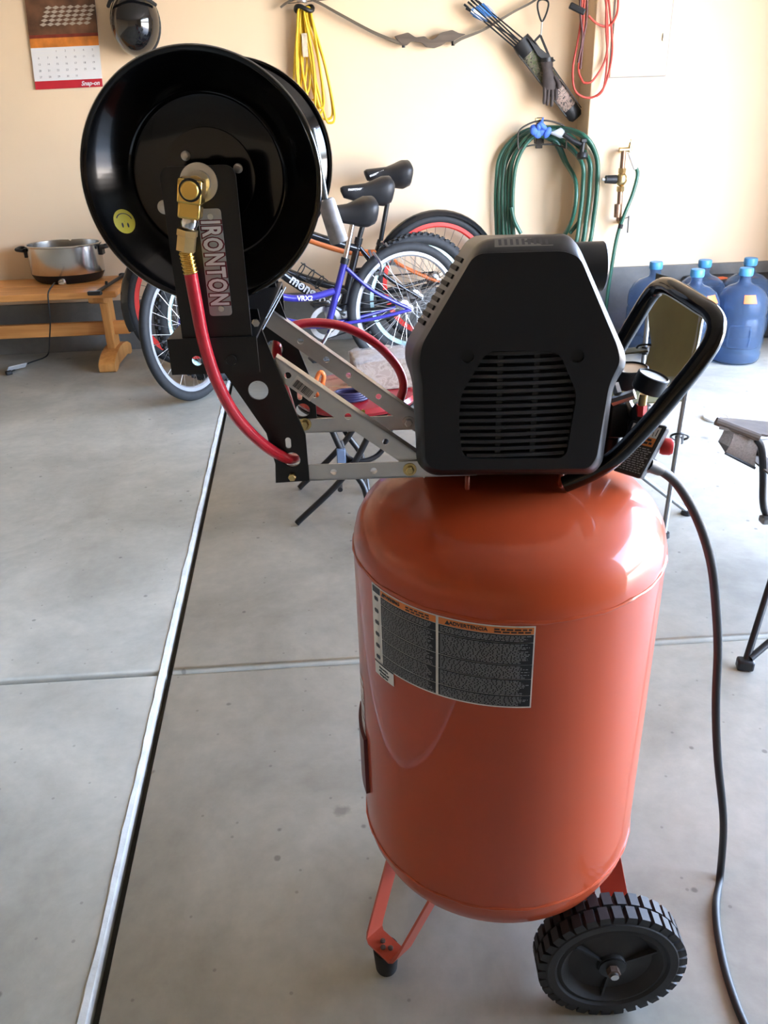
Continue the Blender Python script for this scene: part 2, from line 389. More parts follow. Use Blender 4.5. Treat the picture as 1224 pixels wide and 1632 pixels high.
def struct(mb, name, m, smooth=False, bevel=0.0, label=None, parent=None):
    me = mesh_of(mb, name, m, smooth); o = bpy.data.objects.new(name, me); COL.objects.link(o); BASE[o.name] = Vector((0, 0, 0))
    if bevel: add_bevel(o, bevel)
    if parent: o.parent = parent
    else: o['kind'] = 'structure'
    if label: o['label'] = label
    return o
def inst(me, name, parent, M):                     # an alike piece that shares its mesh
    o = bpy.data.objects.new(name, me); COL.objects.link(o); o.parent = parent; o.matrix_local = M; BASE[o.name] = Vector((0, 0, 0)); return o

def text2d(body, size, extrude=0.0003, bold=0.0, shear=0.0, align='CENTER', sx=1.0, spacing=1.0):
    cu = bpy.data.curves.new('txt', 'FONT'); cu.body = body; cu.size = size; cu.extrude = extrude; cu.offset = bold; cu.shear = shear
    cu.align_x = align; cu.align_y = 'CENTER'; cu.resolution_u = 3; cu.space_character = spacing
    ob = bpy.data.objects.new('txt', cu)
    me = bpy.data.meshes.new_from_object(ob)
    vs = [(v.co.x * sx, v.co.y, v.co.z) for v in me.vertices]; fs = [tuple(p.vertices) for p in me.polygons]
    bpy.data.objects.remove(ob); bpy.data.curves.remove(cu); bpy.data.meshes.remove(me)
    return vs, fs
def text_on(mb, body, size, fn, **kw):             # fn maps (u, v, w) on the surface
    vs, fs = text2d(body, size, **kw); mb.add([fn(*v) for v in vs], fs); return mb

# ================================================================== ROOM
XJ = lambda Y: -0.435 - 0.0374 * Y                 # the long floor joint
CROSS, XL, YF, YB = 1.825, -5.6, -5.0, 5.15
mb = MB(); mb.box(((XL + WALL_R) / 2, (YF + YB + 0.4) / 2, -0.06), (WALL_R - XL + 0.4, YB - YF + 0.6, 0.06))
floor = struct(mb, 'floor', M_JOINT); floor['label'] = 'grey concrete garage floor with tooled joints'
def slab(quad, bev):                               # quad: 4 corners ccw; bev: joint width per edge
    mb = MB(); P = [Vector((q[0], q[1], 0)) for q in quad]
    def inset(fr):
        out = []
        for i in range(4):
            def line(k):
                a, b = P[k], P[(k + 1) % 4]; d = (b - a).normalized(); nrm = Vector((-d.y, d.x, 0)); return a + nrm * bev[k] * fr, d
            a, d1 = line((i - 1) % 4); b, d2 = line(i)
            den = d1.x * d2.y - d1.y * d2.x; t = ((b - a).x * d2.y - (b - a).y * d2.x) / den
            out.append(a + d1 * t)
        return out
    rings = []
    for fr, z in ((0, -0.03), (0, -0.013), (0.22, -0.0062), (0.6, -0.0015), (1.0, 0.0)):
        rings.append([p + Vector((0, 0, z)) for p in inset(fr)])
    mb.loft(rings)
    return struct(mb, 'slab', M_SLAB, smooth=True, parent=floor)
g, cg = 0.008, 0.0025
def col_edge(Y, side): return XJ(Y) + side * g
for (ya, yb, ba, bb) in ((YF, CROSS - cg, 0.0001, 0.018), (CROSS + cg, YB + 0.25, 0.018, 0.0001)):
    slab([(XL - 0.1, ya), (col_edge(ya, -1), ya), (col_edge(yb, -1), yb), (XL - 0.1, yb)], [ba, 0.026, bb, 0.0001])
    slab([(col_edge(ya, 1), ya), (WALL_R + 0.2, ya), (WALL_R + 0.2, yb), (col_edge(yb, 1), yb)], [ba, 0.0001, bb, 0.006])
mb = MB(); rg = []
rj = random.Random(2); wob = 0.0
for k in range(320):
    Y = YF + 0.3 + k * (YB - YF - 0.35) / 319; xj = XJ(Y) - g; wob = 0.75 * wob + rj.uniform(-0.0016, 0.0016)
    rg.append([Vector((xj - 0.020 + wob, Y, -0.004)), Vector((xj - 0.014 + wob, Y, 0.0012)), Vector((xj - 0.004, Y, -0.0015)), Vector((xj + 0.0015, Y, -0.009)), Vector((xj + 0.001, Y, -0.02)), Vector((xj - 0.018, Y, -0.02))])
struct(mb.loft(rg), 'joint_sealant', mat('pale_sealant', hex3(192, 193, 187), 0.85, spec=0.2, var=0.14, vscale=22, bump=0.35, bscale=110), smooth=True, parent=floor)
# walls
struct(MB().box(((XL + 1.5) / 2, YB + 0.1, 1.35), (1.5 - XL, 0.2, 2.9)), 'wall_back', M_WALL, label='cream painted back wall')
struct(MB().box(((1.405 + WALL_R + 0.2) / 2, 5.14, 1.35), (WALL_R + 0.2 - 1.405, 0.42, 2.9)), 'wall_back_right', M_WALL, bevel=0.008, label='brightly lit wall section standing forward')
struct(MB().box(((XL + 1.405) / 2, YB - 0.004, 0.148), (1.405 - XL, 0.03, 0.296)), 'baseboard_back', M_CURB, bevel=0.004, label='low grey concrete stem wall')
struct(MB().box(((1.395 + WALL_R) / 2, 4.926, 0.206), (WALL_R - 1.395, 0.03, 0.412)), 'baseboard_back_right', M_CURB, bevel=0.004, label='taller grey concrete stem wall behind the water jugs')
struct(MB().box((XL - 0.1, (YF + YB) / 2, 1.35), (0.2, YB - YF + 0.4, 2.9)), 'wall_left', M_WALL)
struct(MB().box(((XL + WALL_R) / 2, YF - 0.1, 1.35), (WALL_R - XL + 0.4, 0.2, 2.9)), 'wall_front', M_WALL)
mb = MB(); mb.plate([(YF, -0.05), (YB + 0.3, -0.05), (YB + 0.3, 2.8), (YF, 2.8)], [[(DOOR_Y0, -0.02), (DOOR_Y1, -0.02), (DOOR_Y1, DOOR_H), (DOOR_Y0, DOOR_H)]],
                   lambda u, v, w: Vector((WALL_R + w, u, v)), 0.2)
struct(mb, 'wall_right', M_WALL)
struct(MB().box(((XL + WALL_R) / 2, (YF + YB) / 2, 2.75), (WALL_R - XL + 0.5, YB - YF + 0.6, 0.1)), 'ceiling', M_CEIL)
struct(MB().box((WALL_R + 15.2, 0, -0.06), (30, 60, 0.08)), 'ground', M_DRIVE, label='concrete driveway outside')
# electric panel cover drawn as fine raised edges on the bright wall
x0, x1, z0 = 1.50, 1.80, 1.402
pn = thing('electric_panel', 'white flush electric panel door on the bright wall by red cord', 'panel', (1.65, 4.927, 1.40))
part(MB().box((1.65, 4.924, 1.85), (0.298, 0.012, 0.894)), 'door', M_WALL, pn, smooth=False, bevel=0.002)
part(MB().box((1.65, 4.928, 1.85), (0.31, 0.006, 0.906)), 'frame', mat('panel_gap', (0.3, 0.28, 0.25), 0.8), pn, smooth=False)
mb = MB(); p = W(1058, 59, 4.915); mb.box(p, (0.012, 0.014, 0.036)); part(mb, 'latch', M_STEEL, pn, bevel=0.002)

# ================================================================== AIR COMPRESSOR (heading frame)
AX, AY, TR = 0.173, 1.046, 0.218
comp = thing('air_compressor', 'tall orange upright air compressor with black shroud, standing in the foreground', 'air compressor', (AX, AY, 0), True)
def tank_pt(phi, z, r=TR): return Vector((AX + r * math.sin(phi), AY - r * math.cos(phi), z))
def tank_hit(px, py):
    d = ray(px, py); ox, oy = -AX, -AY
    a = d.x ** 2 + d.y ** 2; b = ox * d.x + oy * d.y; c = ox * ox + oy * oy - TR * TR
    t = (-b - math.sqrt(max(0, b * b - a * c))) / a
    return math.atan2(t * d.x - AX, AY - t * d.y), CAM_H + t * d.z
prof = [(0.0, 0.176), (0.09, 0.180), (0.145, 0.191), (0.182, 0.210), (0.204, 0.235), (0.215, 0.262), (TR, 0.284)]
prof += [(TR, 0.284 + 0.499 * i / 10) for i in range(1, 11)]
prof += [(0.2168, 0.798), (0.2125, 0.817), (0.203, 0.835), (0.187, 0.852), (0.162, 0.866), (0.125, 0.876), (0.08, 0.882), (0.0, 0.885)]
tank = part(MB().lathe(prof, (AX, AY, 0), n=96), 'tank', M_TANK, comp, ang=60)
for z in (0.783, 0.282):
    mb = MB(); mb.tube([tank_pt(2 * PI * k / 90, z + 0.0008 * math.sin(k * 5.1), TR - 0.0012) for k in range(90)], [0.0032 + 0.0006 * math.sin(k * 2.3) for k in range(90)], 8, closed=True)
    part(mb, 'weld_seam', M_TANK, tank)
# label on the tank
def lab(eps):
    return lambda phi, z: tank_pt(phi, z, TR + eps)
pTL, pTR, pBR, pBL, pDV = tank_hit(593, 928), tank_hit(853, 996), tank_hit(848, 1110), tank_hit(602, 1068), tank_hit(697, 1000)
ph0, ph1, phd = pTL[0], (pTR[0] + pBR[0]) / 2, pDV[0]
zt, zb = (pTL[1] + pTR[1]) / 2, (pBR[1] + pBL[1]) / 2
def patch(mb, a0, a1, z0, z1, eps, n=24):
    vs = []; fs = []
    for i in range(n + 1):
        a = a0 + (a1 - a0) * i / n; vs += [tank_pt(a, z0, TR + eps), tank_pt(a, z1, TR + eps)]
    for i in range(n): fs.append((2 * i, 2 * i + 2, 2 * i + 3, 2 * i + 1))
    return mb.add(vs, fs)
warn = part(patch(MB(), ph0, ph1, zb, zt, 0.0006), 'warning_label', M_PRW, tank, label='black and orange bilingual warning label')
bw = 0.0018; wA = bw / TR
hd = 0.0098                                        # height of the orange headings
part(patch(patch(MB(), ph0 + 0.10, phd - wA, zt - hd - bw, zt - bw, 0.0010), phd + wA, ph1 - wA, zt - hd - bw, zt - bw, 0.0010), 'label_heading', M_PRO, tank)
mb = MB(); mbg = MB()
rows = [0.11, 0.30, 0.20, 0.23, 0.16]
for a0, a1 in ((ph0 + 0.10, phd - wA), (phd + wA, ph1 - wA)):
    z = zt - hd - bw * 1.4; H = z - (zb + bw)
    for rfr in rows:
        h = H * rfr; patch(mb, a0, a1, z - h + 0.0006, z, 0.0010)
        ln = z - 0.0016
        while ln > z - h + 0.002:
            a = a0 + 0.012; end = a1 - 0.012 - random.random() * 0.12 * (a1 - a0)
            while a < end:
                w = random.uniform(0.008, 0.03); patch(mbg, a, min(a + w, end), ln - 0.0011, ln, 0.0014, 2); a += w + 0.006
            ln -= 0.0021
        z -= h
part(mb, 'label_panel', M_PRK, tank); part(mbg, 'label_print', M_PRG, tank, smooth=False)
# pictogram column
mb = MB(); z = zt - 0.004
patch(mb, ph0 + 0.012, ph0 + 0.095, zt - hd - bw, zt - bw, 0.0011, 4)
for k in range(6):
    zc = zt - 0.020 - k * (zt - zb - 0.026) / 5.2
    mb.add([tank_pt(ph0 + 0.052 + 0.024 * math.cos(t * PI / 4), zc + 0.0042 * math.sin(t * PI / 4) * (1.1 if t % 2 else 0.75), TR + 0.0012) for t in range(8)], [tuple(range(8))])
part(mb, 'label_pictogram', M_PRK, tank, smooth=False)
zh = zt - bw - hd / 2
for body, size, a_, ax_, aend in (('ADVERTENCIA', 0.0072, phd + wA + 0.175, phd + wA + 0.055, None), ('WARNING', 0.0066, ph0 + 0.20, ph0 + 0.125, None)):
    mb = text_on(MB(), body, size, lambda u, v, w: tank_pt(a_ + u / TR, zh + v, TR + 0.0013 + w), bold=0.00012)
    mb.add([tank_pt(ax_ - 0.016, zh - 0.003, TR + 0.0013), tank_pt(ax_ + 0.016, zh - 0.003, TR + 0.0013), tank_pt(ax_, zh + 0.0035, TR + 0.0013)], [(0, 1, 2)])
    part(mb, 'heading_word', M_PRK, tank, smooth=False)
for a0_, a1_ in ((phd + 0.33, ph1 - 0.03), (ph0 + 0.32, phd - 0.05)):
    mb = MB()
    for i in range(2):
        a = a0_
        while a < a1_:
            w = random.uniform(0.02, 0.04); patch(mb, a, min(a + w, a1_ + 0.01), zt - bw - hd * (0.45 + 0.38 * i), zt - bw - hd * (0.22 + 0.38 * i), 0.0013, 2); a += w + 0.008
    part(mb, 'heading_print', M_PRK, tank, smooth=False)
# small origin sticker under the label
q0, q1 = tank_hit(599, 1045), tank_hit(629, 1092)
part(patch(MB(), ph0 + 0.012, q1[0], q1[1] + 0.018, zb + 0.002, 0.0016), 'origin_sticker_top', M_PRK, tank)
part(patch(MB(), ph0 + 0.012, q1[0], q1[1] - 0.002, q1[1] + 0.018, 0.0014), 'origin_sticker', M_PRW, tank)
mb = MB(); am = (ph0 + 0.012 + q1[0]) / 2
for i, t in enumerate(('Made in U.S.A.', 'of Domestic and', 'Foreign Parts')):
    text_on(mb, t, 0.0042, lambda u, v, w: tank_pt(am + u / TR, q1[1] + 0.0132 - i * 0.0055 + v, TR + 0.0017 + w), sx=0.8, bold=0.0001)
part(mb, 'origin_lettering', M_PRK, tank, smooth=False)
# decals wrapping past both edges of the tank, and the raised data plate
mb = MB()
for k in range(11): patch(mb, -1.56, -1.33, 0.46 + k * 0.0105, 0.466 + k * 0.0105 + 0.002 * (k % 3), 0.0008, 4)
part(mb, 'brand_decal', M_PALE, tank, label='pale striped decal on the far left of the tank')
part(patch(MB(), 1.36, 1.75, 0.55, 0.63, 0.0008), 'side_decal', mat('decal_violet', (0.20, 0.10, 0.22), 0.4), tank)
part(patch(MB(), 1.40, 1.70, 0.565, 0.60, 0.0012), 'side_decal_stripe', M_PALE, tank)
mb = MB(); n = 14
dp = [tank_pt(-1.72 + 0.42 * i / n, 0, TR + 0.006) for i in range(n + 1)]
rng = [[Vector((p.x, p.y, z)) for p in dp] for z in (0.36, 0.47)]
vs = rng[0] + rng[1] + [Vector((AX + (p.x - AX) * TR / (TR + 0.006), AY + (p.y - AY) * TR / (TR + 0.006), p.z)) for p in rng[0] + rng[1]]
fs = []
for i in range(n):
    fs.append((i, i + 1, n + 2 + i, n + 1 + i))
    o = 2 * (n + 1); fs += [(i, i + o, i + 1 + o, i + 1), (n + 1 + i, n + 2 + i, n + 2 + i + o, n + 1 + i + o)]
o = 2 * (n + 1); fs += [(0, n + 1, n + 1 + o, o), (n, n + o, 2 * n + 1 + o, 2 * n + 1)]
part(mb.add(vs, fs), 'data_plate', mat('dark_red_plate', (0.12, 0.015, 0.012), 0.35), tank, label='dark raised data plate on the left side')

# motor mount on the tank top
mb = MB(); mb.box((AX, AY + 0.06, 0.893), (0.15, 0.09, 0.040)); mb.box((AX - 0.062, AY - 0.045, 0.886), (0.006, 0.012, 0.032)); mb.box((AX + 0.062, AY - 0.045, 0.886), (0.006, 0.012, 0.032))
part(mb, 'motor_mount', M_LEG, comp, bevel=0.003)

# shroud
YS = 0.925
def sp(px, py, Y): p = K(px, py, Y); return (p.x, p.z)
inner_px = [(757, 404), (900, 400), (925, 411), (984, 552), (989, 576), (971, 612), (951, 730), (938, 747), (692, 749), (678, 735), (673, 606), (668, 580), (672, 550)]
outer_px = [(763, 382), (904, 372), (922, 391), (996, 560), (998, 582), (977, 614), (960, 738), (944, 755), (686, 757), (664, 740), (659, 604), (655, 579), (659, 555)]
back_px = [(748, 375), (896, 373), (908, 392), (972, 560), (976, 582), (962, 614), (950, 736), (936, 750), (692, 753), (670, 738), (656, 602), (645, 573), (646, 546)]
inner = rounded([sp(x, y, YS) for x, y in inner_px], 0.012)
outer = rounded([sp(x, y, YS + 0.034) for x, y in outer_px], 0.016)
backr = rounded([sp(x, y, YS + 0.20) for x, y in back_px], 0.016)
rearr = rounded([sp(x, y, YS + 0.33) for x, y in back_px], 0.016)
cxs = sum(p[0] for p in outer) / len(outer); czs = sum(p[1] for p in outer) / len(outer)
def ring(poly, Y, f=1.0): return [Vector((cxs + (p[0] - cxs) * f, Y, czs + (p[1] - czs) * f)) for p in poly]
def lerp(a, b, t): return [(p[0] * (1 - t) + q[0] * t, p[1] * (1 - t) + q[1] * t) for p, q in zip(a, b)]
shroud = part(MB().loft([ring(inner, YS + 0.0015), ring(lerp(inner, outer, 0.12), YS + 0.003), ring(lerp(inner, outer, 0.5), YS + 0.014), ring(lerp(inner, outer, 0.88), YS + 0.027), ring(outer, YS + 0.036), ring(lerp(outer, backr, 0.1), YS + 0.05),
                         ring(backr, YS + 0.20), ring(lerp(backr, rearr, 0.9), YS + 0.31, 0.95), ring(rearr, YS + 0.33, 0.84)], cap=False), 'shroud', M_SHROUD, comp, ang=50)
part(MB().loft([ring(rearr, YS + 0.33, 0.84), ring(rearr, YS + 0.333, 0.4)]), 'shroud_back', M_SHROUD, comp)
def zz(x, y): return 620 + x / 3.06, 350 + y / 3.06          # zoomed crop -> photo px
gp_px = [(500, 642), (800, 640), (842, 672), (912, 838), (912, 880), (868, 1138), (838, 1164), (382, 1166), (356, 1138), (340, 985), (352, 850), (468, 660)]
gp = rounded([sp(*zz(x, y), YS) for x, y in gp_px], 0.008)
s1, s2 = sp(*zz(384, 668), YS), sp(*zz(920, 666), YS)
face = part(MB().plate(inner, [gp, circ(*s1, 0.0078), circ(*s2, 0.0078)], lambda u, v, w: Vector((u, YS + w, v)), 0.004), 'shroud_face', M_SHROUD, comp, ang=30)
gcx = sum(p[0] for p in gp) / len(gp); gcz = sum(p[1] for p in gp) / len(gp)
def gring(f, Y): return [Vector((gcx + (p[0] - gcx) * f, Y, gcz + (p[1] - gcz) * f)) for p in gp]
grille = part(MB().loft([gring(1.0, YS + 0.004), gring(1.0, YS + 0.02)], cap=False).loft([gring(1.0, YS + 0.020), gring(0.3, YS + 0.021)]), 'grille', M_VOID, comp, ang=30, label='dark oval cooling grille')
for s in (s1, s2):
    part(MB().lathe([(0.0078, 0.002), (0.0078, 0.022), (0.0, 0.0225)], (s[0], YS, s[1]), (0, 1, 0), 18), 'screw_well', M_VOID, comp)
# slats across the grille, clipped to its outline
def span(z):
    xs = []
    for i in range(len(gp)):
        a, b = gp[i], gp[(i + 1) % len(gp)]
        if (a[1] - z) * (b[1] - z) < 0: t = (z - a[1]) / (b[1] - a[1]); xs.append(a[0] + (b[0] - a[0]) * t)
    return (min(xs), max(xs)) if len(xs) >= 2 else None
zt_, zb_ = max(p[1] for p in gp), min(p[1] for p in gp)
NS = 15
for k in range(NS):
    z = zb_ + (zt_ - zb_) * (k + 0.5) / NS; sA = span(z)
    if not sA: continue
    mb = MB(); nseg = 8
    rings_ = []
    for i in range(nseg + 1):
        x = sA[0] + (sA[1] - sA[0]) * i / nseg; bow = 0.0035 * (1 - ((2 * i / nseg) - 1) ** 2)
        hz = 0.0027
        rings_.append([Vector((x, YS + 0.008 - bow, z - hz)), Vector((x, YS + 0.0045 - bow, z - hz * 0.3)), Vector((x, YS + 0.0055 - bow, z + hz)), Vector((x, YS + 0.012 - bow, z + hz))])
    part(mb.loft(rings_), 'slat', M_SLAT, grille, ang=60)
for fx in (0.345, 0.655):
    x0_, x1_ = span((zt_ + zb_) / 2); x = x0_ + (x1_ - x0_) * fx
    part(MB().box((x, YS + 0.0085, gcz), (0.0062, 0.006, (zt_ - zb_) * 0.985)), 'grille_rib', M_SLAT, grille)
# vent slots on the sloping left shoulder of the shroud
fA, fB = K(763, 382, YS + 0.034), K(659, 555, YS + 0.034); gA_, gB_ = K(748, 375, YS + 0.20), K(646, 546, YS + 0.20)
def sh(u, v): return (fA * (1 - u) + fB * u) * (1 - v) + (gA_ * (1 - u) + gB_ * u) * v
nS = (fB - fA).cross(gA_ - fA).normalized(); nS = nS if nS.x < 0 else -nS
for k in range(9):
    u = 0.20 + k * 0.072
    part(MB().bar(sh(u, 0.22) + nS * 0.0004, sh(u, 0.9) + nS * 0.0004, 0.0055, 0.004, nS), 'vent_slot', M_VOID, shroud)
# specification sticker on the front bevel at the top
tA, tB = K(788, 384, YS + 0.0285), K(880, 381, YS + 0.0285)
up_in = (K(788, 397, YS + 0.0105) - tA)
nn = (tB - tA).cross(up_in).normalized(); nn = nn if nn.z > 0 or nn.y < 0 else -nn
def stick(u, v, e=0.0022): return tA + (tB - tA) * u + up_in * v + nn * e
mb = MB().add([stick(0, 0), stick(1, 0), stick(1, 1), stick(0, 1)], [(0, 1, 2, 3)]); part(mb, 'specification_sticker', mat('sticker_grey', (0.12, 0.115, 0.10), 0.4), shroud, smooth=False)
mb = MB()
for i in range(9): mb.add([stick(0.06 + i * 0.1, 0.12, 0.0027), stick(0.11 + i * 0.1, 0.12, 0.0027), stick(0.12 + i * 0.1, 0.85, 0.0027), stick(0.07 + i * 0.1, 0.85, 0.0027)], [(0, 1, 2, 3)])
part(mb, 'sticker_print', M_PRK, shroud, smooth=False)
# intake filter can behind the shroud on the right
a0 = K(945, 425, 1.16)
mb = MB().lathe([(0.0, 0), (0.030, 0.0), (0.033, 0.003), (0.033, 0.07), (0.03, 0.073), (0.0, 0.073)], a0 + Vector((-0.058, 0, 0)), (1, 0, 0.0), 28)
part(mb, 'intake_filter', M_BLKPL, comp)

# legs: two bent straps with rubber feet on the left, two straps at the wheels on the right
def strap(mb, pts, wdir, w, t):
    wdir = Vector(wdir).normalized(); rings_ = []
    P = [Vector(p) for p in pts]
    for i, p in enumerate(P):
        d = (P[min(i + 1, len(P) - 1)] - P[max(i - 1, 0)]).normalized(); n = d.cross(wdir).normalized()
        rings_.append([p - wdir * w / 2 - n * t / 2, p + wdir * w / 2 - n * t / 2, p + wdir * w / 2 + n * t / 2, p - wdir * w / 2 + n * t / 2])
    return mb.loft(rings_)
def foot_leg(sy):                                  # sy=-1 near the camera, +1 on the far side
    pl = 0.056
    a, b = KF(594, 1489, pl), KF(636, 1528, pl)    # ends of the base plate along its length
    ta, tb = K(622, 1384, a.y + 0.065), K(690, 1434, b.y + 0.03)
    def mir(p): return p if sy < 0 else Vector((p.x + 0.075, 2 * AY - p.y, p.z))
    a, b, ta, tb = mir(a), mir(b), mir(ta), mir(tb)
    wd = (b - a).cross(Vector((0, 0, 1)))
    ua, ub = (ta - a).normalized(), (tb - b).normalized(); dd = (b - a).normalized()
    path = [ta + ua * 0.03, a + ua * 0.014, a + ua * 0.005 + dd * 0.002, a + dd * 0.008, b - dd * 0.008, b + ub * 0.005 - dd * 0.002, b + ub * 0.014, tb + ub * 0.03]
    lg = part(strap(MB(), path, wd, 0.036, 0.004), 'leg', M_LEG, comp, ang=30)
    c = (a + b) / 2
    part(MB().lathe([(0.0, -c.z + 0.0), (0.017, -c.z), (0.0185, -c.z + 0.004), (0.022, -0.003), (0.0, -0.002)], c, (0, 0, 1), 24), 'rubber_foot', M_RUBBER, lg)
    for q in (-0.3, 0.0, 0.33):
        part(MB().lathe([(0.0045, 0.001), (0.0045, 0.005), (0.0, 0.006)], c + dd * (q * 0.03) + wd.normalized() * (0.006 if q == 0 else -0.002), (0, 0, 1), 8), 'bolt', M_RUST, lg)
foot_leg(-1); foot_leg(1)
WX, WZ, WR, WY0 = 0.334, 0.1165, 0.1165, 0.842
for sy in (-1, 1):
    def mir(p): return p if sy < 0 else Vector((p.x, 2 * AY - p.y, p.z))
    for pa, pb, ya, wx in (((934, 1400), (932, 1450), 0.945, -0.03), ((966, 1358), (982, 1440), 1.0, 0.028)):
        top, bot = K(*pa, ya), K(*pb, ya - 0.012)
        end = Vector((WX + wx, 0.915 if wx < 0 else 0.955, 0.098))
        part(strap(MB(), [mir(p) for p in (top + (top - bot) * 0.3, bot, end)], (1, 0.3 * sy, 0), 0.046 if wx > 0 else 0.030, 0.004), 'wheel_leg', M_LEG, comp, ang=30)
    part(MB().box(mir(Vector((WX, 0.935, WZ - 0.016))), (0.085, 0.05, 0.006)), 'axle_plate', M_LEG, comp, bevel=0.001)
# axle
part(MB().tube([(WX, WY0 - 0.012, WZ), (WX, 2 * AY - WY0 + 0.012, WZ)], 0.0065, 12), 'axle', M_STEEL, comp)
# wheels
def make_wheel(sy):
    y0 = WY0 if sy < 0 else 2 * AY - WY0           # outer face
    s = 1 if sy < 0 else -1
    wprof = [(0.0, 0.006), (0.022, 0.006), (0.024, 0.011), (0.05, 0.017), (0.066, 0.018), (0.074, 0.010), (0.080, 0.004), (0.086, 0.006), (0.090, 0.002), (0.102, 0.0015), (0.107, 0.006), (0.109, 0.012), (0.109, 0.046), (0.104, 0.052), (0.0, 0.052)]
    wh = part(MB().lathe(wprof, (WX, y0, WZ), (0, s, 0), 64), 'wheel', M_RUBBER, comp, ang=40)
    mb = MB().lathe([(0.012, 0.0), (0.021, 0.001), (0.021, 0.008), (0.012, 0.008)], (WX, y0 + s * 0.002, WZ), (0, s, 0), 24); part(mb, 'hub', M_BLKPL, wh)
    mb = MB().lathe([(0.0105, 0.0), (0.0105, 0.012), (0.0, 0.012)], (WX, y0 - s * 0.0075, WZ), (0, s, 0), 6); part(mb, 'axle_nut', M_RUST, wh)
    for k in range(3):
        a = 2 * PI * k / 3 + 0.4; d = Vector((math.cos(a), 0, math.sin(a)))
        mb = MB().bar(Vector((WX, y0 + s * 0.012, WZ)) + d * 0.022, Vector((WX, y0 + s * 0.013, WZ)) + d * 0.074, 0.0035, 0.010, (0, 1, 0)); part(mb, 'web', M_RUBBER, wh)
    tb = MB(); tb.loft([[Vector((x, y, z)) for x, y in ((-0.0082, -0.0235), (0.0082, -0.0235), (0.0082, 0.0), (-0.0082, 0.0))] for z in (-0.005, 0.0)] + [[Vector((x * 0.86, -0.0225 if y < -0.01 else -0.0012, 0.0078)) for x, y in ((-0.0082, -0.0235), (0.0082, -0.0235), (0.0082, 0.0), (-0.0082, 0.0))]])
    me = mesh_of(tb, 'tread_block', M_RUBBER, smooth=False)
    NB = 34
    for row in (0, 1):
        for k in range(NB):
            a = 2 * PI * (k + 0.5 * row) / NB
            Mx = Matrix.Translation(Vector((WX, y0 + s * (0.0265 + (0.0245 if row else 0.0)), WZ)) - Vector((AX, AY, 0))) @ Matrix.Rotation(a, 4, 'Y') @ Matrix.Translation((0, 0, WR - 0.0078))
            if row and sy < 0: pass
            if s < 0: Mx = Mx @ Matrix.Rotation(PI, 4, 'Z')
            inst(me, 'tread_block', wh, Mx)
make_wheel(-1); make_wheel(1)

# handle on the right
HR = 0.0112
hp = [K(900, 772, 0.985), K(945, 752, 0.975), K(985, 725, 0.965), K(1040, 668, 0.958), K(1085, 614, 0.955), K(1115, 576, 0.957), K(1135, 545, 0.96), K(1142, 518, 0.968), K(1134, 499, 0.985), K(1112, 484, 1.02),
      K(1080, 464, 1.08), K(1064, 456, 1.115), K(1050, 458, 1.14), K(1034, 474, 1.15), K(1006, 520, 1.15), K(960, 598, 1.145), K(905, 690, 1.13)]
part(MB().tube(spline(hp, 8), HR, 18), 'handle', M_GLOSSBLK, comp, ang=80, label='gloss black bent tube handle')
# pressure switch box with its sticker
b0, b1, b2, b3 = K(1006, 668, 1.02), K(1066, 679, 1.0), K(1021, 764, 0.985), K(974, 749, 1.0)
nb = (b1 - b0).cross(b3 - b0).normalized(); nb = nb if nb.y > 0 else -nb
bxm = MB().loft([[b0, b1, b2, b3], [p + nb * 0.055 for p in (b0, b1, b2, b3)]])
pbx = part(bxm, 'switch_box', M_BLKPL, comp, smooth=False, bevel=0.004)
def bf(u, v, e=0.0008): return b0 * (1 - u) * (1 - v) + b1 * u * (1 - v) + b2 * u * v + b3 * (1 - u) * v - nb * e
part(MB().add([bf(0.1, 0.06), bf(0.86, 0.06), bf(0.86, 0.26), bf(0.1, 0.26)], [(0, 1, 2, 3)]), 'switch_sticker', M_PRW, pbx, smooth=False)
part(MB().add([bf(0.1, 0.26), bf(0.86, 0.26), bf(0.86, 0.42), bf(0.1, 0.42)], [(0, 1, 2, 3)]), 'risk_sticker', M_PRO, pbx, smooth=False)
mb = MB()
for i in range(12):
    v = 0.46 + i * 0.04; u = 0.12
    while u < 0.84:
        w = random.uniform(0.05, 0.13); mb.add([bf(u, v), bf(min(u + w, 0.9), v), bf(min(u + w, 0.9), v + 0.02), bf(u, v + 0.02)], [(0, 1, 2, 3)]); u += w + 0.03
part(mb, 'sticker_lines', M_PRG, pbx, smooth=False)
mb = MB()
for i in range(2):
    u = 0.16
    while u < 0.78:
        w = random.uniform(0.08, 0.12); mb.add([bf(u, 0.285 + i * 0.06, 0.0012), bf(u + w, 0.285 + i * 0.06, 0.0012), bf(u + w, 0.325 + i * 0.06, 0.0012), bf(u, 0.325 + i * 0.06, 0.0012)], [(0, 1, 2, 3)]); u += w + 0.03
eu, ev = (b1 - b0).normalized(), (b0 - b3).normalized()
for t, u in (('O', 0.58), ('I', 0.72)):
    o_ = bf(u, 0.13 if t == 'O' else 0.2, 0.001); text_on(mb, t, 0.008, lambda a, b, w: o_ + eu * a + ev * b - nb * w)
o1, o2 = bf(0.8, 0.22, 0.001), bf(0.8, 0.10, 0.001); mb.bar(o1, o2, 0.001, 0.0006, nb)
part(mb, 'switch_lettering', M_PRK, pbx, smooth=False)
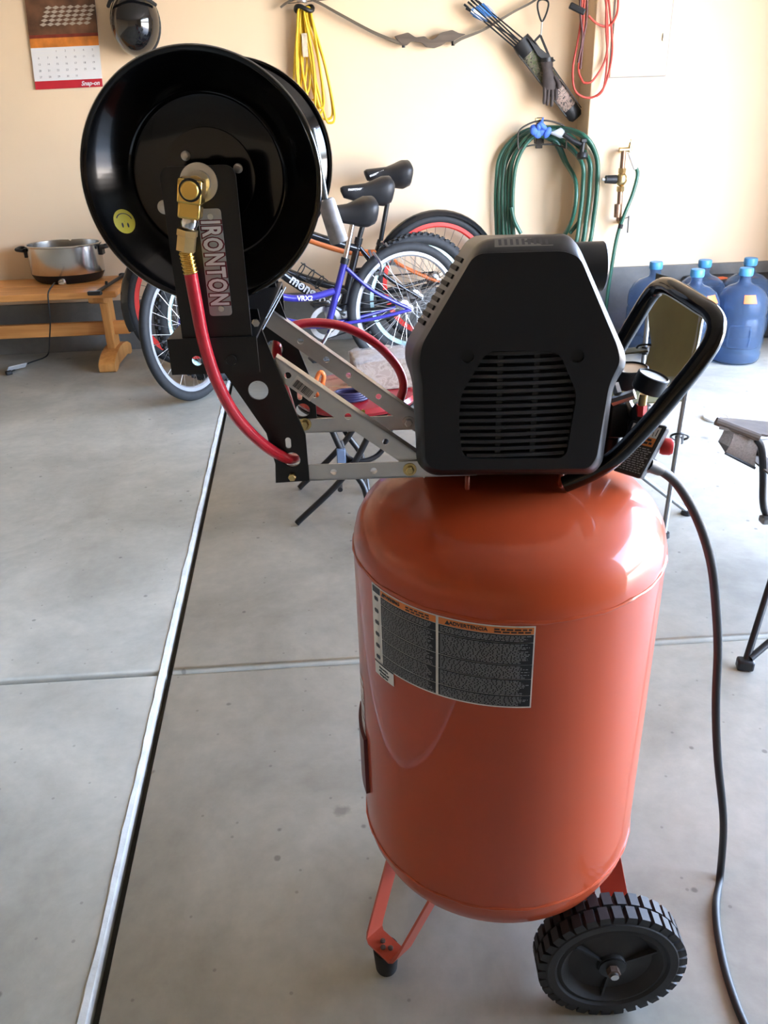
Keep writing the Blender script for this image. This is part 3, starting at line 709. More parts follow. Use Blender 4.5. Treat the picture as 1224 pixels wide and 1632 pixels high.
# gauges and manifold
def gauge(c, axis, r, h, facem, name):
    gm = part(MB().lathe([(0, 0), (r * 0.95, 0), (r, 0.002), (r, h), (r * 0.93, h + 0.001), (r * 0.93, h - 0.002)], c, axis, 32), name, M_BLKPL, comp)
    part(MB().lathe([(r * 0.93, h - 0.003), (r * 0.9, h - 0.0015), (0, h - 0.0012)], c, axis, 32), 'dial', facem, gm)
    return gm
gauge(K(1031, 622, 1.02), (0.30, -0.10, 1.0), 0.0205, 0.021, M_GAUGE, 'regulator_gauge')
gauge(K(1003, 614, 1.12), (-0.05, -0.05, 1.0), 0.0245, 0.026, M_GAUGET, 'tank_gauge')
mb = MB(); mb.tube([K(1026, 628, 1.02), K(1021, 662, 1.02)], 0.0055, 12); part(mb, 'gauge_stem', M_BRASSD, comp)
mb = MB(); mb.tube([K(1023, 645, 1.02), K(1022, 662, 1.02)], 0.0068, 6); part(mb, 'red_collar', M_REDKNOB, comp)
mb = MB(); mb.lathe([(0.0, 0), (0.011, 0.0), (0.014, 0.01), (0.014, 0.03), (0.010, 0.04), (0.0, 0.04)], K(1014, 690, 1.03), (0.12, 0, 1), 20); part(mb, 'regulator', M_BLKPL, comp)
mb = MB(); mb.tube([K(975, 640, 1.05), K(1012, 628, 1.04)], 0.007, 8); mb.tube([K(985, 628, 1.05), K(980, 612, 1.06)], 0.006, 6); mb.tube([K(1000, 640, 1.05), K(1010, 662, 1.045)], 0.006, 8); part(mb, 'manifold', M_STEEL, comp)
mb = MB(); mb.box(K(985, 665, 1.06), (0.03, 0.03, 0.05)); mb.tube([K(975, 690, 1.06), K(970, 740, 1.07)], 0.012, 12); part(mb, 'valve_body', M_BLKPL, comp, bevel=0.003)
part(MB().lathe([(0.0, 0), (0.010, 0.0), (0.0115, 0.004), (0.0115, 0.013), (0.009, 0.017), (0.0, 0.017)], K(1052, 711, 1.05), (1, -0.3, 0), 16), 'red_knob', M_REDKNOB, comp)
# power cord hanging from the switch box to the floor
pts = [K(1030, 738, 1.02), K(1046, 745, 1.03)]
for px, py, Y in ((1080, 772, 1.04), (1112, 828, 1.05), (1133, 895, 1.06), (1141, 965, 1.07), (1144, 1035, 1.08), (1141, 1125, 1.085), (1144, 1210, 1.09), (1153, 1310, 1.095)): pts.append(K(px, py, Y))
for px, py in ((1148, 1392), (1141, 1450), (1150, 1520), (1168, 1585), (1196, 1650), (1250, 1730)): pts.append(KF(px, py, 0.0075))
part(MB().tube(spline(pts, 8), 0.0069, 12), 'power_cord', M_CORD, comp, ang=80)
part(MB().tube([K(1030, 738, 1.02), K(1052, 749, 1.032)], [0.011, 0.0085], 12), 'strain_relief', M_BLKPL, comp)

# ================================================================== REEL BRACKET (heading frame)
YFB, YRB = 0.962, 1.14                              # front and rear bracket planes
brk = thing('reel_bracket', 'aluminium angle bracket with two black gusset plates joining reel to compressor', 'bracket', (-0.02, (YFB + YRB) / 2, 0.915), True)
def gz(x, y): return 260 + x / 2.914, 440 + y / 2.914
def gus(Y):
    o = [gz(*q) for q in ((285, 445), (300, 150), (440, 150), (462, 252), (520, 400), (662, 735), (680, 946), (524, 956), (522, 868), (480, 725))]
    hl = [(gz(443, 528), 47 / 2.914), (gz(600, 850), 38 / 2.914)]
    outer = [(lambda p: (p.x, p.z))(K(*q, YFB)) for q in o]
    holes = []
    for (hx, hy), r in hl:
        p, q = K(hx, hy, YFB), K(hx + r, hy, YFB); holes.append(circ(p.x, p.z, abs(q.x - p.x), 24))
    p = K(*gz(582, 772), YFB); holes.append(slot(p.x, p.z, 0.0035, 0.008, PI / 2))
    return MB().plate(outer, holes, lambda u, v, w: Vector((u, Y + w, v)), 0.003)
for Y in (YFB - 0.003, YRB + 0.003): part(gus(Y), 'gusset_plate', M_BLKPLATE, brk, ang=30)
def angle_bar(p0, p1, w, holes, Y, flange, name='angle_bar', t=0.0022):
    """aluminium L section: face in the XZ plane at depth Y, flange going back along Y; p0/p1 = (x, z) of the lower edge ends"""
    p0, p1 = Vector(p0), Vector(p1); d = (p1 - p0); L = d.length; d /= L; n = Vector((-d.y, d.x)); n = n if n.y > 0 else -n
    fnp = lambda u, v, wv: Vector((p0.x + d.x * u + n.x * v, Y + wv, p0.y + d.y * u + n.y * v))
    mb = MB().plate([(0, 0), (L, 0), (L, w), (0, w)], [circ(h * L, w / 2, 0.0042, 16) for h in holes], fnp, t)
    zf = w if flange > 0 else 0.0
    mb.plate([(0, zf - (t if flange > 0 else 0)), (L, zf - (t if flange > 0 else 0)), (L, zf + (0 if flange > 0 else t)), (0, zf + (0 if flange > 0 else t))], [], lambda u, v, wv: fnp(u, v, wv), abs(flange))
    return part(mb, name, M_ALU, brk, ang=30)
xz = lambda px, py, Y: (lambda p: (p.x, p.z))(K(px, py, Y))
lo0, lo1 = xz(442, 768, YFB), xz(760, 757.5, YFB)
wlo = 0.0218
angle_bar(lo0, lo1, wlo, [0.285, 0.485], YFB, -0.02)
ro0, ro1 = xz(462, 691, YRB), xz(680, 684, YRB)
angle_bar(ro0, ro1, wlo, [0.58], YRB, -0.02)
fd0, fd1 = xz(424, 592, YFB + 0.004), xz(676, 762, YFB + 0.004)
fbar = angle_bar(fd0, fd1, 0.0218, [0.10, 0.27, 0.47, 0.71], YFB + 0.004, 0.016)
rd0, rd1 = xz(416, 514, YRB - 0.004), xz(668, 692, YRB - 0.004)
angle_bar(rd0, rd1, 0.0225, [0.21, 0.37, 0.51, 0.70], YRB - 0.006, 0.016)
# shop barcode sticker on the front diagonal
c_, d_ = K(484, 619, YFB + 0.0035), (K(500, 631, YFB + 0.0035) - K(484, 619, YFB + 0.0035)).normalized(); n_ = Vector((-d_.z, 0, d_.x))
def bc(u, v, e=0.0): return c_ + d_ * u + n_ * v + Vector((0, -0.0005 - e, 0))
bcs = part(MB().add([bc(-0.0155, -0.0085), bc(0.0155, -0.0085), bc(0.0155, 0.0085), bc(-0.0155, 0.0085)], [(0, 1, 2, 3)]), 'barcode_sticker', M_PRW, fbar, smooth=False)
mb = MB(); u = -0.0125
while u < 0.012:
    w = random.choice((0.0004, 0.0007, 0.0011)); mb.add([bc(u, -0.0055, 0.0004), bc(u + w, -0.0055, 0.0004), bc(u + w, 0.0045, 0.0004), bc(u, 0.0045, 0.0004)], [(0, 1, 2, 3)]); u += w + random.choice((0.0004, 0.0006, 0.0009))
part(mb, 'barcode_bars', M_PRK, fbar, smooth=False)
def hexbolt(px, py, Y, r, m=M_ZINCY, washer=True):
    p = K(px, py, Y); mb = MB()
    if washer: mb.lathe([(r * 1.55, 0), (r * 1.55, 0.0015), (0, 0.0015)], p, (0, -1, 0), 24)
    mb.lathe([(r, 0.001), (r, 0.0052), (r * 0.8, 0.006), (0, 0.006)], p, (0, -1, 0), 6)
    part(mb, 'bolt', m, brk)
hexbolt(466, 759, YFB - 0.003, 0.0050, washer=False); hexbolt(653, 748, YFB, 0.0055); hexbolt(486, 676, YRB, 0.006); hexbolt(651, 673, YRB - 0.006, 0.006, M_STEEL)
part(MB().tube(spline([K(575, 668, YRB - 0.01), K(576, 656, YRB - 0.008), K(580, 655, YRB), K(579, 664, YRB + 0.006)], 5), 0.0016, 8), 'zip_tie', M_YEL, brk)

# ================================================================== HOSE REEL (heading frame)
RC = K(317, 291, 0.886); RX, RZc = RC.x, RC.z
Y1, Y2 = 0.900, 1.158
reel = thing('hose_reel', 'gloss black steel hose reel with two dished discs, bolted beside the compressor', 'hose reel', (RX, (Y1 + Y2) / 2, 1.06), True)
RS = 0.968
dprof = [(0.018, 0.0475), (0.079, 0.047), (0.083, 0.0455), (0.087, 0.041), (0.1185, 0.004), (0.1215, 0.001), (0.1238, 0.001), (0.1252, 0.0035), (0.1245, 0.0065), (0.1215, 0.0075), (0.1195, 0.0065), (0.0885, 0.0435), (0.084, 0.0485), (0.079, 0.05), (0.018, 0.0505)]
dprof = [(r * RS, h) for r, h in dprof]
disc1 = part(MB().ringlathe(dprof, (RX, Y1, RZc), (0, 1, 0), 128), 'disc', M_GLOSSBLK, reel, ang=50)
disc2 = part(MB().ringlathe(dprof, (RX, Y2, RZc), (0, -1, 0), 128), 'disc', M_GLOSSBLK, reel, ang=50)
part(MB().lathe([(0.048, 0), (0.048, Y2 - Y1 - 0.09)], (RX, Y1 + 0.045, RZc), (0, 1, 0), 40), 'drum', M_GLOSSBLK, reel)
for px, py in ((297, 248), (380, 268), (365, 350), (262, 330)):
    p = K(px, py, Y1 + 0.0475)
    part(MB().lathe([(0.0072, 0), (0.0072, 0.0012), (0.005, 0.0014), (0.0048, 0.005), (0.003, 0.0055), (0.003, 0.0075), (0.0, 0.0078)], p, (0, -1, 0), 20), 'disc_bolt', M_STEEL, disc1)
# smiley sticker, upside down on the dish
def cone_h(r): return 0.004 + (0.1185 * RS - r) / ((0.1185 - 0.087) * RS) * 0.037
Ys = 0.92
for _ in range(20):
    p = K(198, 353, Ys); r_ = math.hypot(p.x - RX, p.z - RZc); Ys = Y1 + cone_h(r_)
rd = Vector((p.x - RX, 0, p.z - RZc)).normalized(); sl = 0.037 / ((0.1185 - 0.087) * RS)
sn = (Vector((0, -1, 0)) - rd * sl).normalized(); st = rd.cross(Vector((0, 1, 0))).normalized(); sr = sn.cross(st).normalized()
def cone_pt(u, v, e):                                # tangential u, radial v, lifted by e along the cone
    r = r_ + v / math.sqrt(1 + sl * sl); a = u / r_
    dr = (rd * math.cos(a) + st * math.sin(a)); return Vector((RX, Y1 + cone_h(r), RZc)) + dr * r + (Vector((0, -1, 0)) - dr * sl).normalized() * e
SR = 0.0125
mb = MB(); rings_ = [[cone_pt(f * SR * math.cos(2 * PI * k / 28), f * SR * math.sin(2 * PI * k / 28), 0.0005) for k in range(28)] for f in (1.0, 0.66, 0.33, 0.02)]
smi = part(mb.loft(rings_, cap=False), 'smiley_sticker', M_YEL, disc1, label='round yellow smiley sticker, upside down')
ux = Vector((1, 0, 0)); ca = ux.dot(st); 
def sm(u, v, e=0.0009):                             # sticker axes turned so the face hangs upside down
    # picture axes: x right, y up -> tangential/radial
    zx = Vector((0, 0, 1)); a_ = math.atan2(zx.dot(st), Vector((1, 0, 0)).dot(st))
    t_ = u * Vector((1, 0, 0)).dot(st) + v * zx.dot(st); r2 = u * Vector((1, 0, 0)).dot(rd) + v * zx.dot(rd); return cone_pt(t_, r2, e)
mb = MB()
arc = [(0.0095 * math.cos(t), 0.0012 + 0.0072 * math.sin(t)) for t in [PI * (0.08 + 0.84 * k / 14) for k in range(15)]]
for i in range(14):
    (x0, y0), (x1, y1) = arc[i], arc[i + 1]; mb.add([sm(x0, y0), sm(x1, y1), sm(x1 * 0.9, y1 - 0.0008), sm(x0 * 0.9, y0 - 0.0008)], [(0, 1, 2, 3)])
for ex in (-0.0032, 0.0032):
    mb.add([sm(ex + 0.0011 * math.cos(2 * PI * k / 12), -0.004 + 0.0026 * math.sin(2 * PI * k / 12)) for k in range(12)], [tuple(range(12))])
part(mb, 'smiley_face', M_PRK, disc1, smooth=False)
# uprights and base
YU = 0.886
zt_u = K(318, 264, YU).z; zb_u = K(350, 534, YU).z; xl_u, xr_u = K(256, 290, YU).x, K(376, 285, YU).x
up_poly = rounded([(xl_u, zb_u - 0.004), (xr_u, zb_u - 0.004), (xr_u, zt_u), (xl_u, zt_u)], [0.001, 0.001, 0.012, 0.012])
for Y, nm in ((YU, 'upright'), (Y2 + 0.014, 'upright')):
    part(MB().plate(up_poly, [], lambda u, v, w: Vector((u, Y + w, v)), 0.003), nm, M_BLKPLATE, reel, ang=30)
k0, k1 = K(268, 539, YU - 0.002), K(413, 592, YU - 0.002)
xs0, xs1 = K(271, 565, YU).x, K(412, 565, YU).x; zs0, zs1 = K(340, 594, YU).z, K(340, 537, YU).z
h1, h2 = K(315, 574, YU), K(369, 573, YU)
for Y in (YU - 0.004, Y2 + 0.016):
    part(MB().plate([(xs0, zs0), (xs1, zs0), (xs1, zs1), (xs0, zs1)], [circ(h1.x, h1.z, 0.0058), circ(h2.x, h2.z, 0.0058)], lambda u, v, w: Vector((u, Y + w, v)), 0.003), 'base_flange', M_BLKPLATE, reel, ang=30)
part(MB().box(((xs0 + xs1) / 2, (YU + Y2 + 0.016) / 2, zs1 - 0.002), (xs1 - xs0, Y2 + 0.016 - YU, 0.003)), 'base_plate', M_BLKPLATE, reel, smooth=False)
part(MB().lathe([(0.0055, 0), (0.0055, 0.004), (0.0, 0.0045)], K(369, 573, YU - 0.004), (0, -1, 0), 16), 'rivet', M_BLKPLATE, reel)
part(MB().lathe([(0.0042, 0), (0.0042, 0.004), (0, 0.0045)], K(407, 514, YU + 0.02), (0.3, -1, 0), 6), 'bolt', M_STEEL, reel)
part(MB().tube([K(449, 462, 1.02), K(411, 529, 0.95)], 0.001, 6), 'brace', M_GREYTUBE, reel); part(MB().tube([K(455, 458, 1.1), K(418, 526, 1.0)], 0.001, 6), 'brace', M_GREYTUBE, reel)
# hub
hc = K(317, 291, YU)
part(MB().lathe([(0.0186, 0), (0.0186, 0.0018), (0.012, 0.002), (0.0118, 0.006), (0.0, 0.006)], hc, (0, -1, 0), 40), 'hub_washer', M_STEEL, reel)
part(MB().tube([hc, Vector((hc.x, Y2 + 0.02, hc.z))], 0.009, 16), 'shaft', M_STEEL, reel)
# badge
bcn = K(343, 420, YU - 0.001)
bl, bwid = 0.107, 0.0235
badge = part(MB().plate(rounded([(-bwid / 2, -bl / 2), (bwid / 2, -bl / 2), (bwid / 2, bl / 2), (-bwid / 2, bl / 2)], 0.004), [], lambda u, v, w: bcn + Vector((u, -w, v)), 0.0012), 'badge', M_BADGE, reel, ang=30, label='grey nameplate reading IRONTON downwards')
for e, bold, m_, nm in ((0.0014, 0.0024, M_MAROON, 'badge_outline'), (0.0022, 0.0008, M_PALE, 'badge_lettering')):
    mb = MB(); text_on(mb, 'IRONTON', 0.0262, lambda u, v, w: bcn + Vector((v - 0.0005, -e - w * 0.5, -u)), bold=bold, sx=0.635, extrude=0.0003, spacing=1.16)
    part(mb, nm, m_, badge, smooth=False)
for dz in (-0.046, 0.046): part(MB().lathe([(0.0032, 0), (0.003, 0.0012), (0, 0.0015)], bcn + Vector((0.001, -0.0012, dz)), (0, -1, 0), 14), 'badge_screw', M_STEEL, badge)
# crank grip on the far side
gA, gB = K(519, 318, 1.05), K(541, 386, 1.05)
part(MB().tube([K(498, 205, 1.06), K(508, 255, 1.055), gA], 0.0034, 10), 'crank_rod', M_GREYTUBE, reel)
part(MB().tube([gA, gA * 0.95 + gB * 0.05, gB * 0.97 + gA * 0.03, gB], [0.0085, 0.0102, 0.0112, 0.0104], 20), 'crank_grip', mat('worn_grey_grip', (0.50, 0.48, 0.47), 0.45, var=0.25, vscale=90), reel)

# ================================================================== RED LEAD HOSE with its swivel (heading frame)
YH = 0.862
hose = thing('air_hose', 'red rubber lead hose with brass swivel, hanging from reel and looping behind bracket', 'hose', K(302, 435, YH), True)
cpos = K(306, 303, YH)
e0, e1 = K(306, 284, YH), K(303, 348, YH)
dn = (e1 - e0).normalized()
sw = part(MB().bar(e0, e0 + (e1 - e0) * 0.62, 0.0235, 0.024, (0, 1, 0)).bar(e0 + (e1 - e0) * 0.55, e1, 0.0215, 0.021, (0, 1, 0)), 'swivel', M_BRASS, hose, bevel=0.0022)
part(MB().lathe([(0.0108, 0), (0.0108, 0.001), (0, 0.001)], K(303, 303, YH - 0.0122), (0, -1, 0), 32), 'swivel_ring', M_PRK, sw)
part(MB().lathe([(0.0086, 0), (0.0086, 0.0035), (0.0076, 0.0045), (0, 0.0045)], K(303, 303, YH - 0.0122), (0, -1, 0), 32), 'swivel_cap', M_BRASS, sw)
part(MB().tube([K(311, 297, YH + 0.008), K(312, 296, YU - 0.002)], 0.0095, 20), 'swivel_stem', M_BRASSD, sw)
n0, n1, n2, n3, n4 = K(303, 347, YH), K(301, 364, YH), K(299, 366, YH), K(296, 400, YH), K(304, 436, YH)
part(MB().tube([n0, n0 * 0.5 + n1 * 0.5, n1], [0.008, 0.0088, 0.0072], 12), 'nipple', M_CHROME, hose)
part(MB().tube([n2, n2 * 0.72 + n3 * 0.28, n2 * 0.7 + n3 * 0.3, n3], [0.0108, 0.0108, 0.0098, 0.0098], 6), 'hex_nut', M_BRASSD, hose, ang=20)
fp = [n3 * (1 - i / 24) + n4 * (i / 24) for i in range(25)]
part(MB().tube(fp, [0.0068 + (0.0009 if (i // 2) % 2 else 0.0) for i in range(25)], 18), 'ferrule', M_BRASS, hose, ang=20)
hpts = [n4 * 0.92 + n3 * 0.08] + [K(x, y, Y) for x, y, Y in ((312, 480, 0.866), (325, 545, 0.872), (345, 606, 0.882), (374, 660, 0.90), (410, 700, 0.925), (444, 724, 0.952), (467, 731, 0.975),
        (478, 715, 1.02), (468, 670, 1.06), (448, 600, 1.10), (441, 556, 1.145), (452, 528, 1.18), (490, 515, 1.21), (545, 520, 1.235), (595, 545, 1.25), (630, 580, 1.25), (643, 612, 1.24), (636, 640, 1.22), (622, 668, 1.20))]
part(MB().tube(spline(hpts, 8), 0.0068, 16), 'hose_tube', M_REDHOSE, hose, ang=80)

# ================================================================== BENCH and what stands on it
bx0, bx1, by0, by1, bzt = -3.35, -1.20, 4.63, 5.10, 0.452
bench = thing('wooden_bench', 'honey pine trestle bench along the back wall', 'bench', (-2.2, 4.87, 0))
for k in range(2):
    ya = by0 + k * (by1 - by0) / 2 + 0.001; yb = ya + (by1 - by0) / 2 - 0.002
    part(MB().box(((bx0 + bx1) / 2, (ya + yb) / 2, bzt - 0.018), (bx1 - bx0, yb - ya, 0.036)), 'seat_plank', M_BENCH, bench, smooth=False, bevel=0.006)
zst = W(80, 526, 4.86).z
part(MB().box(((bx0 + 0.2 + bx1 - 0.02) / 2, 4.86, zst), (bx1 - bx0 - 0.2, 0.035, 0.075)), 'stretcher', M_BENCH, bench, smooth=False, bevel=0.005)
for xl in (W(176, 520, 4.86).x, -3.05):
    lg = part(MB().box((xl, 4.86, 0.245), (0.045, 0.13, 0.36)), 'leg', M_BENCHV, bench, smooth=False, bevel=0.006)
    pf = rounded([(4.64, 0.0), (4.70, 0.0), (4.74, 0.018), (4.98, 0.018), (5.02, 0.0), (5.08, 0.0), (5.08, 0.05), (5.0, 0.085), (4.9, 0.10), (4.82, 0.10), (4.72, 0.085), (4.64, 0.05)], 0.02)
    part(MB().plate(pf, [], lambda u, v, w: Vector((xl - 0.045 + w, u, v)), 0.09), 'leg_foot', M_BENCHV, bench, ang=30, bevel=0.004)
    pc = rounded([(4.66, 0.416), (4.66, 0.39), (4.72, 0.37), (5.0, 0.37), (5.06, 0.39), (5.06, 0.416)], 0.01)
    part(MB().plate(pc, [], lambda u, v, w: Vector((xl - 0.04 + w, u, v)), 0.08), 'leg_cleat', M_BENCHV, bench, ang=30, bevel=0.004)

rc = F(104, 452, bzt); rc.y += 0.10; rc.z = bzt
ro = thing('roaster_oven', 'oval stainless roaster pan with black base on the pine bench', 'roaster', rc)
OX, OY = 0.205, 0.150
def oval(prof): return MB().lathe(prof, rc, n=56, uv=(Vector((OX, 0, 0)), Vector((0, OY, 0)), Vector((0, 0, 1))))
part(oval([(0.80, 0.0), (0.90, 0.012), (0.99, 0.045), (1.0, 0.05), (0.0, 0.051)]), 'base', M_BLKPL, ro)
part(oval([(0.99, 0.045), (1.0, 0.05), (1.0, 0.196), (1.035, 0.199), (1.04, 0.204), (1.0, 0.207), (0.97, 0.205), (0.965, 0.19), (0.95, 0.075), (0.85, 0.066), (0.0, 0.066)]), 'pan', M_STAINLESS, ro, ang=50)
for s in (-1, 1):
    c = rc + Vector((s * (OX + 0.008), 0, 0.178))
    part(MB().tube(spline([c + Vector((0, -0.045, 0)), c + Vector((s * 0.038, -0.04, 0.006)), c + Vector((s * 0.045, 0, 0.006)), c + Vector((s * 0.038, 0.04, 0.006)), c + Vector((0, 0.045, 0))], 5), 0.009, 10).box(c + Vector((-s * 0.002, 0, -0.015)), (0.014, 0.06, 0.05)), 'handle', M_BLKPL, ro, ang=60)
part(MB().lathe([(0.022, 0), (0.022, 0.012), (0.015, 0.02), (0, 0.021)], rc + Vector((0.0, -OY * 0.93, 0.016)), (0, -1, 0.1), 18), 'knob', M_CHROME, ro)
cpt = [rc + Vector((-0.05, -OY * 0.8, 0.012)), W(83, 456, 4.67), W(77, 466, 4.615), W(77, 480, 4.60), W(80, 510, 4.62), W(79, 540, 4.74), F(77, 563, 0.03), F(68, 571, 0.006), F(50, 577, 0.006), F(34, 584, 0.006), F(18, 592, 0.010)]
cpt = [Vector((p.x, p.y, max(p.z, 0.005))) for p in spline(cpt, 6)]
part(MB().tube(cpt, 0.004, 8), 'power_cord', M_CORD, ro, ang=80)
t0 = F(38, 578, 0.012); part(MB().box(F(27, 585, 0.026), (0.11, 0.003, 0.05), Matrix.Rotation(0.75, 3, 'Z') @ Matrix.Rotation(0.9, 3, 'X')), 'warning_tag', M_WHITEPL, ro, smooth=False)
part(MB().box(F(14, 594, 0.012), (0.035, 0.025, 0.022), Matrix.Rotation(0.7, 3, 'Z')), 'plug', M_BLKPL, ro, bevel=0.004)

ta, tb2 = F(152, 467, bzt + 0.012), F(196, 439, bzt + 0.012)
tl = thing('hand_clamp', 'black bar clamp lying on the right end of pine bench', 'clamp', (ta + tb2) / 2)
part(MB().tube([ta, tb2], 0.009, 10), 'bar', M_BLKPL, tl); d_ = (tb2 - ta).normalized(); n_ = Vector((d_.y, -d_.x, 0))
part(MB().bar(ta - n_ * 0.04, ta + n_ * 0.035, 0.03, 0.022), 'jaw', M_BLKPL, tl, bevel=0.006)
part(MB().bar(tb2 - n_ * 0.025 + d_ * 0.01, tb2 + n_ * 0.055 + d_ * 0.01, 0.035, 0.024), 'jaw', M_BLKPL, tl, bevel=0.008)
part(MB().tube([ta * 0.62 + tb2 * 0.38 + Vector((0, 0, 0.004)), ta * 0.6 + tb2 * 0.4 + Vector((0, 0, 0.022))], 0.008, 8), 'trigger', M_BLKPL, tl)

# ================================================================== BICYCLES
def wheel_mesh(R, tr, rimw, knob):
    n = 96 if not knob else 120
    prof = [(R - tr + tr * math.cos(a), tr * 0.92 * math.sin(a)) for a in [2 * PI * k / 14 for k in range(14)]]
    t = MB().ringlathe(prof, (0, 0, 0), (0, 1, 0), n)
    if knob:
        for k in range(60):
            a = 2 * PI * k / 60
            for q, off in ((0.0, 0.5), (0.62, 0.0), (-0.62, 0.0)):
                aa = a + off * 2 * PI / 60; rr = R - tr + tr * math.cos(q); y = tr * 0.92 * math.sin(q)
                rot = Matrix.Rotation(-aa, 3, 'Y') @ Matrix.Rotation(-q, 3, 'X')
                t.box(Vector((rr * math.sin(-aa) * -1, y, rr * math.cos(aa))), (0.017, 0.014, 0.012), Matrix.Rotation(aa, 3, 'Y'))
    ri = R - 2 * tr
    rim = MB().ringlathe([(ri + 0.006, -rimw), (ri + 0.008, rimw), (ri - 0.012, rimw * 0.95), (ri - 0.02, rimw * 0.4), (ri - 0.02, -rimw * 0.4), (ri - 0.012, -rimw * 0.95)], (0, 0, 0), (0, 1, 0), 72)
    hub = MB().lathe([(0, -0.05), (0.022, -0.045), (0.022, -0.036), (0.013, -0.032), (0.013, 0.032), (0.022, 0.036), (0.022, 0.045), (0, 0.05)], (0, 0, 0), (0, 1, 0), 18)
    sp_ = MB()
    for k in range(32):
        a = 2 * PI * k / 32; s = 1 if k % 2 else -1; b = a + (0.55 if (k // 2) % 2 else -0.55)
        sp_.tube([(0.02 * math.cos(b), s * 0.038, 0.02 * math.sin(b)), ((ri - 0.01) * math.cos(a), s * 0.004, (ri - 0.01) * math.sin(a))], 0.0012, 5)
    return t, rim, hub, sp_
def saddle(mb, o, L=0.27, wmax=0.085, nose=1):
    rings_ = []
    for t, w, h, zc in ((0.0, 0.014, 0.016, -0.004), (0.05, 0.026, 0.045, -0.010), (0.25, 0.032, 0.062, -0.014), (0.48, 0.045, 0.075, -0.016), (0.66, 0.075, 0.098, -0.012), (0.82, 0.09, 0.115, -0.004), (0.94, 0.085, 0.105, 0.0), (0.99, 0.06, 0.06, 0.0), (1.0, 0.03, 0.03, 0.0)):
        x = L * (0.6 - t); ws = w * wmax / 0.09
        rings_.append([Vector(o) + Vector((x, ws * math.cos(a), zc + (h * 0.45 if math.sin(a) > 0 else h * 0.85) * math.sin(a) * (1 if abs(math.cos(a)) < 0.99 else 0))) for a in [2 * PI * k / 16 for k in range(16)]])
    return mb.loft(rings_)
def bike(name, label, rear, front, cfg):
    rear, front = Vector(rear), Vector(front); d = front - rear; L = d.length; ang = math.atan2(d.y, d.x)
    b = thing(name, label, 'bicycle', (0, 0, 0), False, None)
    b.location = rear; b.rotation_euler = (cfg.get('lean', 0.0), 0, ang)
    R, tr = cfg['R'], cfg['tr']
    def wheel(x, steer, cap, top=None):
        M = Matrix.Translation((x, 0, R)) @ Matrix.Rotation(steer, 4, 'Z') @ Matrix.Rotation(cfg.get('tilt', 0.0) if x > 0 else 0, 4, 'X')
        t, rim, hub, sp_ = wheel_mesh(R, tr, cfg.get('rimw', 0.012), cfg.get('knob', False))
        w = part(t.xf(M), 'tyre', M_RUBBER2, b, ang=40)
        part(rim.xf(M), 'rim', cfg['rim'], b); part(hub.xf(M), 'hub', M_STEEL, b); part(sp_.xf(M), 'spokes', cfg.get('spk', M_STEEL), b)
        for k in cfg.get('refl', ()):
            part(MB().box((0.6 * R * math.cos(k), 0.004, 0.6 * R * math.sin(k)), (0.02, 0.01, 0.05)).xf(M), 'reflector', M_REDKNOB, w)
        return M
    wheel(0, 0, 0); MF = wheel(L, cfg.get('steer', 0.0), 1)
    fr = cfg['frame']; bb = Vector((0.44, 0, R - 0.045)); stt = Vector(cfg.get('stt', (0.335, 0, 0.60))); ht, hb = Vector((L - 0.24, 0, 0.90)), Vector((L - 0.18, 0, 0.74))
    tr_ = cfg.get('tube', 0.017)
    part(MB().tube([bb, stt], tr_, 12), 'seat_tube', fr, b)
    part(MB().tube(spline([hb + Vector((0, 0, 0.02))] + [Vector(p) for p in cfg['down']] + [bb], 6), tr_ * 1.15, 12), 'down_tube', fr, b, ang=80)
    part(MB().tube(spline([ht - Vector((0, 0, 0.05))] + [Vector(p) for p in cfg['top']], 6), tr_, 12), 'top_tube', cfg.get('frame2', fr), b, ang=80)
    part(MB().tube([hb, ht], 0.021, 14), 'head_tube', fr, b)
    for s in (-1, 1):
        part(MB().tube(spline([stt + Vector((-0.005, s * 0.012, -0.03)), Vector((0.2, s * 0.04, (R + stt.z) / 2 - 0.02)), Vector((0, s * 0.062, R))], 4), 0.0095, 8), 'seat_stay', cfg.get('frame2', fr), b, ang=80)
        part(MB().tube(spline([bb + Vector((-0.02, s * 0.02, 0)), Vector((0.2, s * 0.045, R - 0.03)), Vector((0, s * 0.062, R))], 4), 0.0095, 8), 'chain_stay', fr, b, ang=80)
        fo = MF @ Vector((0, s * 0.058, 0)); tp = hb + (MF.to_3x3() @ Vector((0, s * 0.055, 0)))
        part(MB().tube(spline([hb + Vector((0, 0, -0.005)), tp + Vector((0, 0, -0.015)), fo * 0.35 + tp * 0.65, fo], 5), 0.013, 10), 'fork_blade', cfg.get('fork', fr), b, ang=80)
    so = Vector(cfg['sad']); part(MB().tube([stt, Vector((so.x - 0.0, 0, so.z - 0.03))], 0.0135, 12), 'seat_post', cfg.get('post', M_CHROME), b)
    part(MB().tube([stt - (bb - stt).normalized() * -0.01, stt + (stt - bb).normalized() * 0.02], 0.022, 12), 'seat_clamp', M_BLKPL, b)
    sd = part(saddle(MB(), so, cfg.get('sl', 0.27), cfg.get('sw', 0.09)), 'saddle', M_SADDLE, b, ang=60)
    part(MB().tube(spline([so + Vector((0.10, 0.012, -0.03)), so + Vector((0.03, 0.022, -0.055)), so + Vector((-0.05, 0.022, -0.055)), so + Vector((-0.09, 0.02, -0.03))], 4), 0.004, 6).tube(spline([so + Vector((0.10, -0.012, -0.03)), so + Vector((0.03, -0.022, -0.055)), so + Vector((-0.05, -0.022, -0.055)), so + Vector((-0.09, -0.02, -0.03))], 4), 0.004, 6).box(so + Vector((0, 0, -0.05)), (0.05, 0.05, 0.02)), 'saddle_rail', M_BLKPL, sd, ang=80)
